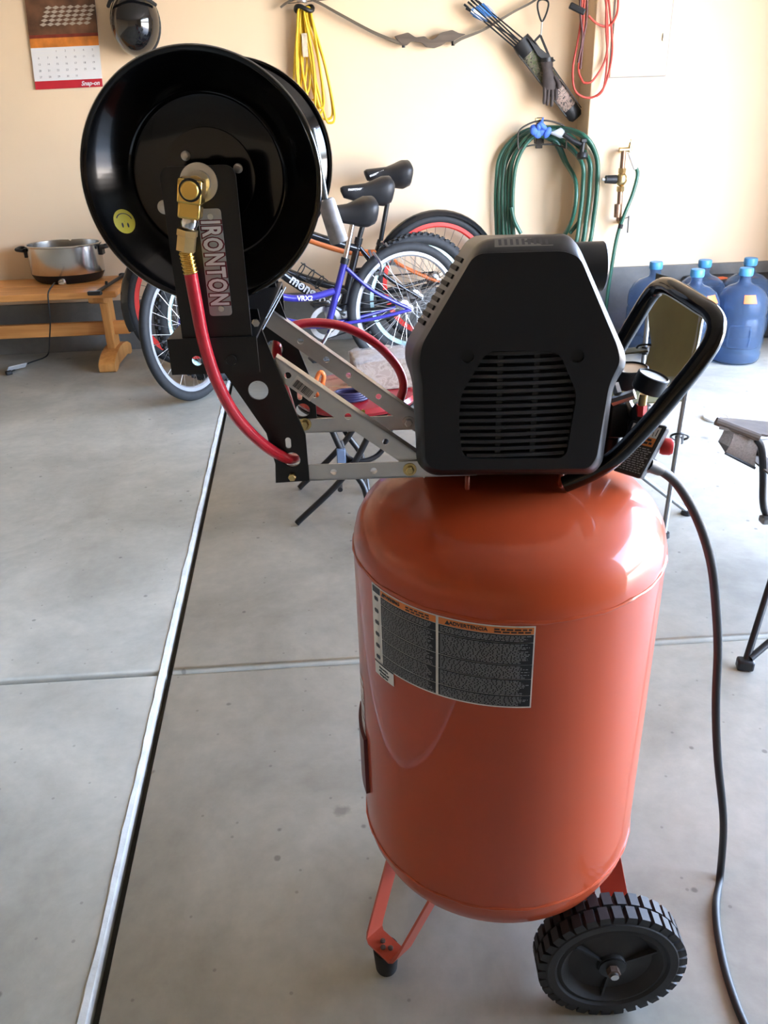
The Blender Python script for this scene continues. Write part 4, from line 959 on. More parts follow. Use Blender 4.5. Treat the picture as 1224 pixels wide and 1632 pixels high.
    # crank set
    cr = part(MB().ringlathe([(0.062, -0.002), (0.062, 0.002), (0.088, 0.002), (0.088, -0.002)], bb + Vector((0, -0.045, 0)), (0, 1, 0), 44), 'chainring', M_STEEL, b)
    for k in range(40):
        a = 2 * PI * k / 40
        cr_ = None
    part(MB().tube([bb + Vector((0, -0.06, 0)), bb + Vector((0, 0.06, 0))], 0.018, 14), 'bottom_bracket', M_STEEL, b)
    for s, a in ((1, cfg.get('crank', 0.9)), (-1, cfg.get('crank', 0.9) + PI)):
        e = bb + Vector((0.17 * math.cos(a), s * 0.07, 0.17 * math.sin(a)))
        part(MB().bar(bb + Vector((0, s * 0.06, 0)), e, 0.014, 0.024, (0, 1, 0)), 'crank_arm', cfg.get('crankm', M_CHROME), b, bevel=0.004)
        part(MB().box(e + Vector((0, s * 0.055, 0)), (0.09, 0.09, 0.012)).box(e + Vector((0, s * 0.055, 0)), (0.075, 0.03, 0.028)), 'pedal', M_BLKPL, b, bevel=0.004)
    part(MB().tube([bb + Vector((0, -0.045, 0.085)), Vector((0, -0.045, R + 0.04))], 0.004, 6).tube([bb + Vector((0, -0.045, -0.085)), Vector((0, -0.045, R - 0.04))], 0.004, 6), 'chain', M_BLKPL, b)
    part(MB().lathe([(0.02, 0), (0.045, 0.003), (0.03, 0.02), (0.02, 0.022)], Vector((0, -0.055, R)), (0, 1, 0), 24), 'cassette', M_STEEL, b)
    # handlebar, stem and grips
    hz = cfg.get('barz', 1.02); hx = L - 0.29
    part(MB().tube([ht, Vector((hx, 0, hz))], 0.014, 10), 'stem', M_BLKPL, b)
    S3 = Matrix.Rotation(cfg.get('steer', 0.0) * 0.6, 3, 'Z'); hc = Vector((hx, 0, hz))
    wb_ = cfg.get('barw', 0.30)
    part(MB().tube(spline([hc + S3 @ Vector((-0.10, -wb_, 0.02)), hc + S3 @ Vector((0, -wb_ * 0.5, 0.02)), hc, hc + S3 @ Vector((0, wb_ * 0.5, 0.02)), hc + S3 @ Vector((-0.10, wb_, 0.02))], 5), 0.012, 10), 'handlebar', M_BLKPL, b, ang=80)
    for s in (-1, 1):
        p = hc + S3 @ Vector((-0.10, s * wb_, 0.02)); q = hc + S3 @ Vector((-0.06, s * wb_ * 0.8, 0.02)); part(MB().tube([p, q], 0.017, 10), 'grip', M_RUBBER, b)
    # rim brake at the rear
    p = Vector((0.14, 0, R + 0.245)) if not cfg.get('fender') else None
    if p:
        for s in (-1, 1): part(MB().tube(spline([p + Vector((0.03, s * 0.06, -0.05)), p + Vector((0.02, s * 0.065, 0.0)), p + Vector((0.05, s * 0.03, 0.06))], 4), 0.007, 8), 'brake_arm', M_STEEL, b)
        part(MB().box(p + Vector((0.03, 0.055, -0.045)), (0.05, 0.012, 0.014)), 'brake_pad', M_BLKPL, b)
    if cfg.get('fender'):
        for cx, M in ((0, Matrix.Identity(4)), (L, MF)):
            rings_ = []
            for k in range(33):
                a = (-0.25 + 1.25 * k / 32) * PI if cx == 0 else (0.0 + 1.1 * k / 32) * PI
                a = PI - a if cx == 0 else PI - a
                rr = R + 0.022; w = 0.036
                row = []
                for j in range(9):
                    t = -1 + 2 * j / 8; row.append((w * t, rr - 0.028 * t * t))
                row += [(x * 0.96, r - 0.003) for x, r in row[::-1]]
                rings_.append([Vector((r * math.cos(a), x, r * math.sin(a))) + (Vector((0, 0, R)) if cx == 0 else Vector((0, 0, 0))) for x, r in row])
            mb = MB().loft(rings_)
            if cx: mb.xf(M)
            part(mb, 'fender', M_BLKBIKE, b, ang=50)
        for k in (2.5, 0.4):
            for s in (-1, 1): part(MB().tube([Vector((0, s * 0.06, R)), Vector((math.cos(k) * (R + 0.01), s * 0.035, R + math.sin(k) * (R + 0.01)))], 0.003, 6), 'fender_stay', M_STEEL, b)
    return b, bb, stt, L

blue_cfg = dict(R=0.335, tr=0.025, rim=mat('silver_rim', (0.42, 0.43, 0.45), 0.42, metal=0.7), frame=M_BLUEBIKE, tube=0.018, down=[(0.86, 0, 0.47), (0.66, 0, 0.33)], top=[(0.88, 0, 0.60), (0.70, 0, 0.47), (0.55, 0, 0.44), (0.40, 0, 0.46)], stt=(0.335, 0, 0.60), sad=(0.27, 0, 0.86), sl=0.27, sw=0.105, steer=0.80, tilt=0.12, crank=-0.95, refl=(3.0,), fork=M_BLUEBIKE)
F0 = F(265, 637)
blue, bbb, bst, bL = bike('bicycle', 'blue step-through bicycle with silver rims, nearest the camera', (0.36, 4.47, 0), (-0.755, 4.13, 0), blue_cfg)
mon_cfg = dict(R=0.34, tr=0.031, knob=True, rim=M_TEAL, spk=M_STEEL, frame=M_BLKBIKE, tube=0.02, down=[(0.78, 0, 0.55)], top=[(0.6, 0, 0.72), (0.33, 0, 0.62)], stt=(0.33, 0, 0.66), sad=(0.245, 0, 0.93), sl=0.28, sw=0.08, steer=0.35, tilt=0.05, crank=0.5, crankm=M_BLKPL, post=M_BLKPL, fork=M_STEEL)
mong, mbb, mst, mL = bike('bicycle', 'black mountain bicycle with knobby tyres, between the blue bicycle and the red-rimmed one', (0.44, 4.70, 0), (-0.64, 4.42, 0), mon_cfg)
cru_cfg = dict(R=0.372, tr=0.027, rim=M_REDRIM, spk=M_BLKPL, rimw=0.016, frame=M_BLKBIKE, frame2=M_ORANGE, tube=0.019, down=[(0.9, 0, 0.50)], top=[(0.85, 0, 0.70), (0.55, 0, 0.58), (0.34, 0, 0.55)], stt=(0.33, 0, 0.60), sad=(0.25, 0, 0.985), sl=0.26, sw=0.105, steer=0.25, fender=True, crank=1.2, post=M_BLKPL)
crui, cbb, cst, cL = bike('bicycle', 'black cruiser bicycle with bright red rims and fenders, closest to the wall', (0.575, 4.965, 0), (-0.80, 4.70, 0), cru_cfg)
# lettering on frames and saddles
def side_text(root, body, size, o, dirx, m, name, bold=0.0, sx=1.0):
    dx = Vector(dirx).normalized(); dz = Vector((0, 1, 0)).cross(dx); dz = dz if dz.z > 0 else -dz
    # seen from the left (+y) side reading direction runs towards -x
    part(text_on(MB(), body, size, lambda u, v, w: Vector(o) - dx * u + dz * v + Vector((0, w, 0)), bold=bold, sx=sx), name, m, root, smooth=False)
side_text(mong, 'mongoose', 0.075, (0.60, 0.0245, 0.42), (0.34, 0, 0.26), M_PRW, 'frame_lettering', 0.0015, 0.9)
side_text(mong, 'mongoose', 0.02, (0.34, 0.032, 0.925), (1, 0, 0), M_PRW, 'saddle_lettering', 0.0004)
side_text(crui, 'mongoose', 0.02, (0.345, 0.036, 0.975), (1, 0, -0.3), M_PRW, 'saddle_lettering', 0.0004)
side_text(blue, 'VRX2', 0.034, (0.56, 0.0195, 0.442), (1, 0, 0.1), M_PRW, 'frame_lettering', 0.0008)
# wire bottle cage and mini pump on the mountain bicycle
mb = MB(); cd = Vector((0.8, 0, 0.6)); cnr = Vector((-0.6, 0, 0.8)); c0 = Vector((0.64, 0, 0.455)) + cnr * 0.06
for k in range(3): mb.tube([c0 + cd * (0.06 * k - 0.06) + cnr * (0.038 * math.cos(a)) + Vector((0, 0.038 * math.sin(a), 0)) for a in [2 * PI * j / 16 for j in range(16)]], 0.0032, 6, closed=True)
for a in (0.6, 2.5, 3.8, 5.7): mb.tube([c0 + cd * f + cnr * (0.038 * math.cos(a)) + Vector((0, 0.038 * math.sin(a), 0)) for f in (-0.09, 0.075)], 0.0032, 6)
part(mb, 'bottle_cage', M_BLKPL, mong, ang=80)

# ================================================================== THINGS ON THE BACK WALL
YW = 5.15
# calendar, hung a little crooked
cA = W(57, 143, 5.138); cR = (W(164, 138, 5.138) - cA); cw = cR.length; cu = cR.normalized(); cv = Vector((-cu.z, 0, cu.x))
cv = (W(42, 22, 5.138) - cA).normalized(); chh = 0.62
cal = thing('wall_calendar', 'tool maker wall calendar with red bottom strip', 'calendar', cA + cu * cw / 2)
def cl(u, v, e=0.0): return cA + cu * (u * cw) + cv * (v * chh) + Vector((0, -e, 0))
def quad(u0, v0, u1, v1, e): return MB().add([cl(u0, v0, e), cl(u1, v0, e), cl(u1, v1, e), cl(u0, v1, e)], [(0, 1, 2, 3)])
part(MB().loft([[cl(0, 0, -0.003), cl(1, 0, -0.003), cl(1, 1, -0.003), cl(0, 1, -0.003)], [cl(0, 0), cl(1, 0), cl(1, 1), cl(0, 1)]]), 'page', mat('calendar_paper', (0.76, 0.75, 0.73), 0.6, var=0.01), cal, smooth=False)
part(quad(0, 0, 1, 0.063, 0.001), 'red_strip', M_PRR, cal, smooth=False)
part(quad(0, 0.315, 1, 0.385, 0.001), 'month_band', mat('calendar_orange', (0.62, 0.20, 0.03), 0.5, var=0.35, vscale=14), cal, smooth=False)
part(quad(0, 0.385, 1, 0.41, 0.001), 'red_band', mat('calendar_dark_red', (0.20, 0.03, 0.015), 0.5, var=0.3, vscale=14), cal, smooth=False)
part(quad(0, 0.41, 1, 1, 0.001), 'picture', mat('calendar_picture', (0.13, 0.06, 0.03), 0.4, var=0.7, vscale=9), cal, smooth=False)
mb = MB()
for i in range(7):
    for j in range(5):
        u, v = 0.28 + 0.105 * i - 0.1, 0.47 + 0.03 * j
        mb.add([cl(u + 0.04 + j * 0.025, v, 0.0016), cl(u + 0.1 + j * 0.025, v + 0.014, 0.0016), cl(u + 0.05 + j * 0.025, v + 0.028, 0.0016), cl(u - 0.01 + j * 0.025, v + 0.014, 0.0016)], [(0, 1, 2, 3)])
tr_ = part(mb, 'tread_plate', mat('tread_plate_print', (0.45, 0.38, 0.30), 0.4), cal, smooth=False); tr_['kind'] = 'stuff'
mb = MB(); text_on(mb, 'Snap-on', 0.030, lambda u, v, w: cl(0.82, 0.03, 0.0016 + w) + cu * u + cv * v, shear=0.25, bold=0.0008); part(mb, 'brand_lettering', M_PRW, cal, smooth=False)
mb = MB(); dday = 1
for r in range(5):
    for c in range(7):
        if (r == 0 and c < 2) or dday > 31: continue
        text_on(mb, str(dday), 0.0135, lambda u, v, w: cl(0.1 + c * 0.133, 0.285 - r * 0.048, 0.0014 + w) + cu * u + cv * v); dday += 1
part(mb, 'date_numbers', mat('print_mid_grey', (0.16, 0.16, 0.16), 0.6), cal, smooth=False)

# helmet hung on the wall, crown towards the room
hcn = W(214, 36, 5.03)
hel = thing('helmet', 'gloss black half helmet hanging on the wall beside the calendar', 'helmet', hcn)
part(MB().ball(hcn + Vector((0, 0.04, 0)), (0.125, 0.13, 0.155), 32, 20, Matrix.Rotation(0.12, 3, 'Y')), 'shell', M_HELMET, hel, ang=80)
part(MB().tube([hcn + Vector((0.122 * math.cos(a), 0.055 - 0.02, 0.15 * math.sin(a))) for a in [2 * PI * k / 40 for k in range(40)]], 0.007, 8, closed=True), 'edge_trim', M_RUBBER, hel, ang=80)
part(MB().tube(spline([hcn + Vector((-0.12, 0.0, 0.075)), hcn + Vector((-0.08, -0.06, 0.10)), hcn + Vector((0, -0.078, 0.11)), hcn + Vector((0.08, -0.06, 0.10)), hcn + Vector((0.12, 0.0, 0.075))], 5), 0.009, 8), 'visor_band', M_RUBBER, hel, ang=80)
part(MB().tube([hcn + Vector((0, 0.118, 0.06)), hcn + Vector((0, 0.0, 0.06))], 0.006, 8), 'hook', M_STEEL, hel)

# yellow extension cord hung in long loops
tp = W(485, 14, 5.09)
yc = thing('extension_cord', 'yellow extension cord hung in long loops beside the reel', 'cord', tp)
lp = [(473, 178, -8, 0.02), (486, 150, 2, 0.0), (520, 190, 10, 0.015), (512, 172, 5, -0.01), (497, 160, 0, 0.02), (505, 182, 8, 0.0), (480, 165, -5, 0.01), (526, 196, 12, 0.0), (492, 185, -3, -0.015)]
mb = MB()
for i, (bx, by, dx, dy) in enumerate(lp):
    b = W(bx, by, 5.10 + dy * 0.6); w = 0.022 + 0.012 * (i % 3)
    t = tp + Vector((0.012 * (i % 4 - 1.5), dy, 0))
    loop = [t + Vector((-0.01, 0, 0.0)), t + Vector((-0.02, 0, -0.05)), t * 0.5 + b * 0.5 + Vector((-w, 0, 0)), b + Vector((-w * 0.8, 0, 0.04)), b, b + Vector((w * 0.8, 0, 0.04)), t * 0.5 + b * 0.5 + Vector((w, 0, 0)), t + Vector((0.02, 0, -0.05)), t + Vector((0.01, 0, 0.0))]
    mb.tube(spline(loop, 5, closed=True), 0.0062, 8, closed=True)
part(mb, 'cord_loops', M_YCORD, yc, ang=80)
part(MB().tube(spline([tp + Vector((0.045 * math.cos(a), 0.03 * math.sin(a), 0.012 * math.sin(2 * a))) for a in [2 * PI * k / 10 for k in range(10)]], 4, closed=True), 0.011, 8, closed=True), 'wrap_strap', M_BLKPL, yc, ang=80)
part(MB().tube([tp + Vector((-0.01, 0, 0.03)), tp + Vector((0.0, 0, 0.11))], [0.028, 0.022], 14), 'connector', M_STEEL, yc)
part(MB().box(W(486, 72, 5.075), (0.028, 0.003, 0.11)), 'care_tag', mat('cord_tag', (0.6, 0.5, 0.35), 0.6, var=0.3, vscale=40), yc)
part(MB().tube(spline([tp + Vector((0, 0.05, 0.07)), tp + Vector((0, -0.03, 0.06)), tp + Vector((0, -0.045, 0.09))], 4), 0.006, 8), 'hook', M_STEEL, yc)

# recurve bow
def WB(px, py, Y=5.105): return W(px, py, Y)
bow = thing('recurve_bow', 'brown wooden recurve bow hanging sideways on the wall', 'bow', WB(690, 70))
def limb(pts, nm):
    P = spline([WB(*p) for p in pts], 6); N = len(P); rings_ = []
    for i, p in enumerate(P):
        d = (P[min(i + 1, N - 1)] - P[max(i - 1, 0)]).normalized(); n = Vector((-d.z, 0, d.x)); f = i / (N - 1)
        th = 0.0045 + 0.003 * f; w = 0.010 + 0.008 * f
        rings_.append([p + n * th + Vector((0, -w, 0)), p + n * th + Vector((0, w, 0)), p - n * th + Vector((0, w, 0)), p - n * th + Vector((0, -w, 0))])
    part(MB().loft(rings_), nm, M_LIMB, bow, ang=50)
limb([(447, 12), (458, 4), (480, -4), (503, 2), (540, 22), (590, 49), (625, 64), (645, 71)], 'limb')
limb([(905, -42), (880, -22), (850, 2), (820, 18), (790, 36), (765, 50), (735, 62), (722, 70)], 'limb')
rp = [(628, 58), (650, 52), (662, 60), (676, 58), (684, 64), (692, 62), (703, 52), (720, 48), (730, 53), (742, 55), (730, 61), (722, 66), (712, 67), (703, 73), (692, 77), (679, 75), (672, 68), (655, 66), (648, 73), (640, 71)]
o_ = [(p.x, p.z) for p in (WB(*q) for q in rp)]
part(MB().plate(rounded(o_, 0.008, 3), [], lambda u, v, w: Vector((u, 5.085 + w, v)), 0.036), 'riser', M_BOWW, bow, ang=40, bevel=0.004)
for q in ((643, 73), (722, 70)): part(MB().tube([WB(q[0], q[1] - 4), WB(q[0], q[1] + 3)], 0.009, 10), 'limb_bolt', M_BLKPL, bow)
part(MB().tube([WB(455, 6, 5.115), WB(902, -38, 5.115)], 0.0018, 6), 'bow_string', M_PRK, bow)
for q in ((655, 60), (728, 52)): part(MB().tube([WB(*q, 5.11), WB(*q, 5.16)], 0.005, 8), 'peg', M_STEEL, bow)

# quiver with arrows
qa, qb = W(842, 82, 5.06), W(918, 186, 5.06); qd = (qb - qa).normalized(); qn = Vector((qd.z, 0, -qd.x)); qn = qn if qn.x > 0 else -qn
Lq = (qb - qa).length
qv = thing('arrow_quiver', 'camouflage hip quiver hanging diagonally from a clip', 'quiver', qa)
def qp(u, v, y=5.06): return Vector((qa.x, y, qa.z)) + qd * (u * Lq) + qn * v
def qsec(u, w, dep=0.022): return [qp(u, w * math.cos(a), 5.06 + dep * math.sin(a)) for a in [2 * PI * k / 16 for k in range(16)]]
part(MB().loft([qsec(-0.12, 0.045), qsec(0.0, 0.052), qsec(0.3, 0.05), qsec(0.62, 0.046), qsec(0.86, 0.042)]), 'pouch', M_CAMO, qv, ang=60)
part(MB().loft([qsec(0.50, 0.0475, 0.0235), qsec(0.62, 0.047, 0.0235), qsec(0.86, 0.043, 0.0235)], cap=False), 'lower_panel', M_CAMOP, qv, ang=60)
part(MB().loft([qsec(0.86, 0.044, 0.024), qsec(0.98, 0.042, 0.024), qsec(1.02, 0.03, 0.015)]), 'toe_cap', M_BLKPL, qv, ang=60)
part(MB().loft([qsec(-0.16, 0.050, 0.026), qsec(-0.10, 0.053, 0.027), qsec(0.02, 0.054, 0.027)]), 'mouth_band', M_BLKPL, qv, ang=60)
part(MB().bar(qp(-0.05, 0.05, 5.036), qp(0.95, 0.043, 5.036), 0.004, 0.012, (0, 1, 0)).bar(qp(-0.05, -0.052, 5.036), qp(0.9, -0.043, 5.036), 0.004, 0.012, (0, 1, 0)), 'edge_binding', M_BLKPL, qv)
part(MB().loft([[qp(u, v, y) for u, v in ((-0.13, 0.03), (0.02, 0.045), (0.30, 0.075), (0.28, 0.035), (0.10, 0.02))] for y in (5.034, 5.022)]), 'belt_pocket', M_BLKPL, qv, ang=60)
cp = W(861, 56, 5.06)
part(MB().bar(cp, qp(-0.04, 0.05, 5.04), 0.012, 0.004, (0, 1, 0)).bar(cp, qp(0.24, 0.062, 5.04), 0.012, 0.004, (0, 1, 0)), 'strap', M_BLKPL, qv)
cb = thing('carabiner', 'black carabiner clip holding the quiver strap', 'carabiner', W(865, 30, 5.06))
part(MB().tube(spline([W(x, y, 5.06) for x, y in ((862, 32), (857, 14), (858, 2), (866, -1), (874, 4), (872, 18), (866, 32))], 5, closed=True), 0.005, 8, closed=True), 'ring', M_BLKPL, cb, ang=80)
part(MB().tube([W(864, 32, 5.06), W(862, 56, 5.06)], 0.004, 8), 'swivel', M_STEEL, cb)
for i, (px, py) in enumerate(((741, 8), (747, 4), (752, 1), (757, -1), (744, 14), (763, 3))):
    nk = W(px, py, 5.075); tl_ = qp(-0.05, -0.035 + 0.012 * i, 5.05); ad = (tl_ - nk).normalized()
    ar = thing('arrow', ('dark shafted arrow with blue vanes, %s of the arrows in the quiver' % ('first from the left', 'third from the left', 'fourth from the left', 'fifth from the left', 'second from the left', 'rightmost')[i]), 'arrow', nk, group='arrows in the quiver')
    part(MB().tube([nk, tl_ + ad * 0.06], 0.0042, 8), 'shaft', M_BLKPL, ar)
    part(MB().tube([nk - ad * 0.006, nk + ad * 0.022], 0.0055, 8), 'nock', M_PRK, ar)
    for k in range(3):
        a = 2 * PI * k / 3 + 0.4 + i; u_, w_, _ = basis(ad); n_ = u_ * math.cos(a) + w_ * math.sin(a)
        f0, f1, f2, f3 = nk + ad * 0.04 + n_ * 0.004, nk + ad * 0.045 + n_ * 0.020, nk + ad * 0.09 + n_ * 0.016, nk + ad * 0.125 + n_ * 0.004
        sd_ = ad.cross(n_) * 0.0007
        part(MB().loft([[f0 + sd_, f1 + sd_, f2 + sd_, f3 + sd_], [f0 - sd_, f1 - sd_, f2 - sd_, f3 - sd_]]), 'vane', M_FLETCH if k else M_PRW, ar, smooth=False)
# glove hanging in front of the quiver
gl = thing('archery_glove', 'dark brown leather glove hanging over the quiver', 'glove', W(872, 96, 5.02))
def gsec(px, py, w, d): c = W(px, py, 5.012); return [c + Vector((w * math.cos(a), d * math.sin(a), 0)) for a in [2 * PI * k / 14 for k in range(14)]]
part(MB().loft([gsec(871, 96, 0.034, 0.016), gsec(872, 104, 0.032, 0.016), gsec(873, 112, 0.027, 0.015), gsec(875, 124, 0.036, 0.017), gsec(876, 136, 0.040, 0.017), gsec(876, 143, 0.036, 0.014)]), 'palm', M_LEATHER, gl, ang=70)
for i, (ax_, ay_, bx_, by_) in enumerate(((868, 138, 867, 166), (874, 140, 872, 168), (880, 140, 879, 170), (886, 138, 886, 160))):
    part(MB().tube(spline([W(ax_, ay_, 5.012), W((ax_ + bx_) / 2 + 0.6, (ay_ + by_) / 2, 5.006), W(bx_, by_, 5.012)], 4), [0.010] * 7 + [0.009, 0.006], 10), 'finger', M_LEATHER, gl, ang=80)
part(MB().tube(spline([W(884, 122, 5.005), W(890, 132, 5.0), W(890, 142, 5.0)], 4), [0.012] * 7 + [0.010, 0.006], 10), 'thumb', M_LEATHER, gl, ang=80)
part(MB().tube([W(871, 92, 5.012), W(871, 99, 5.012)], 0.036, 14), 'cuff', M_BLKPL, gl)

# red cord coil hung at the wall corner
rcd = thing('red_cord', 'thin red cord coil hanging at the wall corner', 'cord', W(955, 0, 4.88))
mb = MB()
for pts in ([(930, -40), (926, 30), (920, 70), (913, 110), (917, 145), (940, 156), (962, 140), (975, 90), (974, 40), (966, -40)],
            [(968, -40), (966, 40), (968, 90), (962, 140), (950, 154)], [(938, 25), (952, 38), (968, 42), (980, 30), (985, 8), (984, -40)],
            [(960, -40), (968, 30), (966, 90), (945, 128), (930, 132)], [(934, -40), (928, 60), (922, 110), (930, 132)]):
    mb.tube(spline([W(x, y, 4.885 + 0.006 * (i % 3)) for i, (x, y) in enumerate(pts)], 6), 0.0058, 8)
part(mb, 'coil', M_RCORD, rcd, ang=80)
part(MB().tube(spline([W(x, y, 4.88) for x, y in ((924, -40), (925, 20), (928, 60), (921, 100))], 5), 0.006, 8).tube(spline([W(x, y, 4.89) for x, y in ((936, -40), (935, 30), (930, 60), (925, 110))], 5), 0.006, 8), 'dark_strand', mat('dark_red_cord', (0.10, 0.035, 0.03), 0.5), rcd, ang=80)
part(MB().bar(W(908, 8, 4.89), W(932, 20, 4.88), 0.03, 0.03), 'plug', M_TUBEBLK, rcd, bevel=0.006)

# garden hose on its wire hanger
gc = W(863, 225, 5.06)
hg = thing('hose_hanger', 'brown wire hose hanger screwed to the wall', 'hanger', W(863, 200, 5.12))
def wr(pts, Y): return spline([W(x, y, Yy) for x, y, Yy in pts], 6)
for Yo in (4.99,): part(MB().tube(wr([(826, 238, Yo), (826, 212, Yo), (838, 200, Yo), (862, 192, Yo), (888, 196, Yo), (902, 206, Yo), (902, 236, Yo)], 0), 0.0045, 8), 'front_wire', M_WIRE, hg, ang=80)
part(MB().tube(wr([(826, 238, 4.99), (845, 232, 5.04), (865, 230, 5.04), (885, 231, 5.04), (902, 236, 4.99)], 0), 0.0045, 8), 'lower_wire', M_WIRE, hg, ang=80)
for x in (838, 852, 866, 880): part(MB().tube([W(x, 228, 5.0), W(x, 222, 5.145)], 0.0035, 6), 'rest_wire', M_WIRE, hg)
part(MB().box(W(860, 212, 5.146), (0.04, 0.006, 0.16)), 'back_plate', M_WIRE, hg, bevel=0.003); part(MB().box(W(858, 192, 4.995), (0.035, 0.012, 0.022)), 'clip', M_BRASSD, hg, bevel=0.002)
gh = thing('garden_hose', 'dark green garden hose coiled on the wall hanger', 'hose', gc)
mb = MB(); random.seed(11)
for i in range(9):
    xl = W(793 + 4.6 * (i % 6), 300, 5.06).x; xr = W(938 - 5.5 * ((i * 2) % 8), 300, 5.06).x
    Y = 5.115 - 0.018 * (i % 6); zt2 = 1.165 - 0.014 * (i % 4) ; zb2 = 0.34 + 0.04 * random.random()
    xm = (xl + xr) / 2; hw = (xr - xl) / 2
    lpz = [(xm, zt2), (xm + hw * 0.55, zt2 - 0.035), (xr - 0.02, zt2 - 0.14), (xr, 0.88), (xr - 0.005, 0.70), (xr - 0.03, 0.52), (xm + hw * 0.5, zb2 + 0.03), (xm, zb2), (xm - hw * 0.5, zb2 + 0.03), (xl + 0.03, 0.52), (xl + 0.005, 0.70), (xl, 0.88), (xl + 0.02, zt2 - 0.14), (xm - hw * 0.55, zt2 - 0.035)]
    mb.tube(spline([Vector((x, min(Y, 4.905 - 0.004 * (i % 5)) + 0.003 * math.sin(k + i) if x > 1.34 else Y + 0.006 * math.sin(k + i), z)) for k, (x, z) in enumerate(lpz)], 5, closed=True), 0.0112, 10, closed=True)
part(mb, 'hose_coils', M_GREENH, gh, ang=80)
part(MB().tube(wr([(815, 330, 5.0), (820, 352, 5.0), (830, 372, 5.0)], 0), 0.0112, 10).tube(wr([(935, 320, 5.0), (926, 348, 5.0), (908, 372, 5.0)], 0), 0.0112, 10), 'hose_end', M_GREENH, gh, ang=80)
nz = thing('hose_nozzle', 'black spray wand nozzle resting on the hose hanger', 'nozzle', W(912, 226, 4.85))
part(MB().tube(wr([(898, 214, 4.86), (912, 224, 4.85), (926, 230, 4.845)], 0), 0.013, 12), 'grip', M_BLKPL, nz, ang=80)
part(MB().tube([W(930, 222, 4.845), W(927, 244, 4.845)], 0.014, 12), 'neck', M_BLKPL, nz); part(MB().lathe([(0.0, 0), (0.026, 0.004), (0.03, 0.012), (0.03, 0.03), (0.02, 0.036), (0, 0.036)], W(928, 242, 4.845), (0, -0.2, -1), 20), 'spray_head', M_BLKPL, nz)
part(MB().box(W(930, 224, 4.845), (0.03, 0.03, 0.02)), 'lever', M_BLKPL, nz, bevel=0.004)
bl_ = thing('blue_cloth', 'crumpled blue rag tied on top of the hose hanger', 'rag', W(862, 204, 4.98))
mb = MB(); random.seed(5)
for i in range(9): mb.ball(W(851 + random.random() * 22, 199 + random.random() * 14, 4.965 + random.random() * 0.02), (0.02 + 0.012 * random.random(), 0.012, 0.012 + 0.012 * random.random()), 9, 6, Matrix.Rotation(random.random() * 3, 3, 'Y'))
mb.tube([W(862, 198, 4.97), W(866, 187, 4.97)], [0.012, 0.003], 8)
part(mb, 'cloth', M_BLUEG, bl_, ang=80)
bg = single(MB().loft([[W(876, 210, 4.99) + Vector((0.02 * math.cos(a), 0.014 * math.sin(a), 0)) for a in [2 * PI * k / 12 for k in range(12)]], [W(893, 212, 4.985) + Vector((0.0, 0.014 * math.sin(a), 0.028 * math.cos(a))) for a in [2 * PI * k / 12 for k in range(12)]], [W(899, 213, 4.985) + Vector((0.0, 0.012 * math.sin(a), 0.022 * math.cos(a))) for a in [2 * PI * k / 12 for k in range(12)]]]), 'hose_connector', mat('clear_grey_plastic', (0.5, 0.53, 0.55), 0.3), 'grey plastic hose connector beside the blue rag', 'connector', W(888, 212, 4.985), ang=60)

# water valve stack on the bright wall
def WV(px, py, Y=4.84): return W(px, py, Y)
wv = thing('water_valve', 'brass and copper water valve stack on the bright wall', 'valve', WV(988, 355))
part(MB().tube([WV(994, 240), WV(990, 290)], 0.0138, 14), 'riser_pipe', M_PIPE, wv); part(MB().tube([WV(989, 300), WV(986, 352)], 0.0145, 14), 'lower_pipe', M_PIPE, wv)
part(MB().tube([WV(985, 325), WV(984, 346)], 0.020, 14), 'check_valve', M_PIPE, wv)
part(MB().tube([WV(992, 268), WV(991, 276)], 0.0205, 6).tube([WV(989, 297), WV(988.5, 305)], 0.0205, 6), 'union_nut', M_BRASSD, wv, ang=20)
part(MB().ball(WV(990.5, 286), (0.031, 0.026, 0.036), 16, 12).tube([WV(990.5, 286), WV(998, 285)], 0.017, 14), 'regulator_body', M_BRASSD, wv, ang=60)
part(MB().tube([WV(982, 286), WV(965, 286)], [0.024, 0.021], 18), 'regulator_cap', M_BLKPL, wv); part(MB().tube([WV(966, 286), WV(960, 286)], 0.008, 10), 'adjusting_screw', M_STEEL, wv)
part(MB().tube([WV(987, 239), WV(1003, 238)], 0.0125, 14).tube([WV(992, 240, 4.84), WV(992, 240, 4.935)], 0.012, 12).tube([WV(987, 353, 4.84), WV(987, 353, 4.915)], 0.013, 12), 'elbow', M_BRASSD, wv)
part(MB().tube([WV(1003, 242), WV(1005, 228), WV(1006, 222)], [0.012, 0.008, 0.005], 12), 'spigot', M_BRASSD, wv); part(MB().bar(WV(1002, 226), WV(1012, 221), 0.008, 0.006), 'spigot_handle', M_STEEL, wv)
part(MB().tube([WV(996, 348), WV(1002, 346)], 0.003, 6).bar(WV(1002, 344), WV(1000, 371), 0.008, 0.004, (0, 1, 0)), 'shutoff_lever', M_TUBEBLK, wv)
fh = thing('fill_hose', 'short green hose with a white end running down from the spigot', 'hose', WV(1004, 244))
part(MB().tube([WV(1003, 243), WV(1008, 256), WV(1013, 269)], [0.011, 0.0125, 0.0125], 12), 'white_end', M_WHITEPL, fh, ang=80)
part(MB().tube(spline([WV(1014, 268, 4.84), WV(1016, 280, 4.83), WV(1008, 310, 4.82), WV(996, 340, 4.81), WV(984, 375, 4.81), WV(974, 430, 4.80), WV(967, 480, 4.8), WV(962, 540, 4.8), F(960, 566, 0.01)], 6), 0.0105, 12), 'hose_tube', M_GREENH, fh, ang=80)
part(MB().tube([WV(990, 357, 4.81), WV(988, 364, 4.81)], 0.014, 10), 'hose_clip', M_BLKPL, fh)

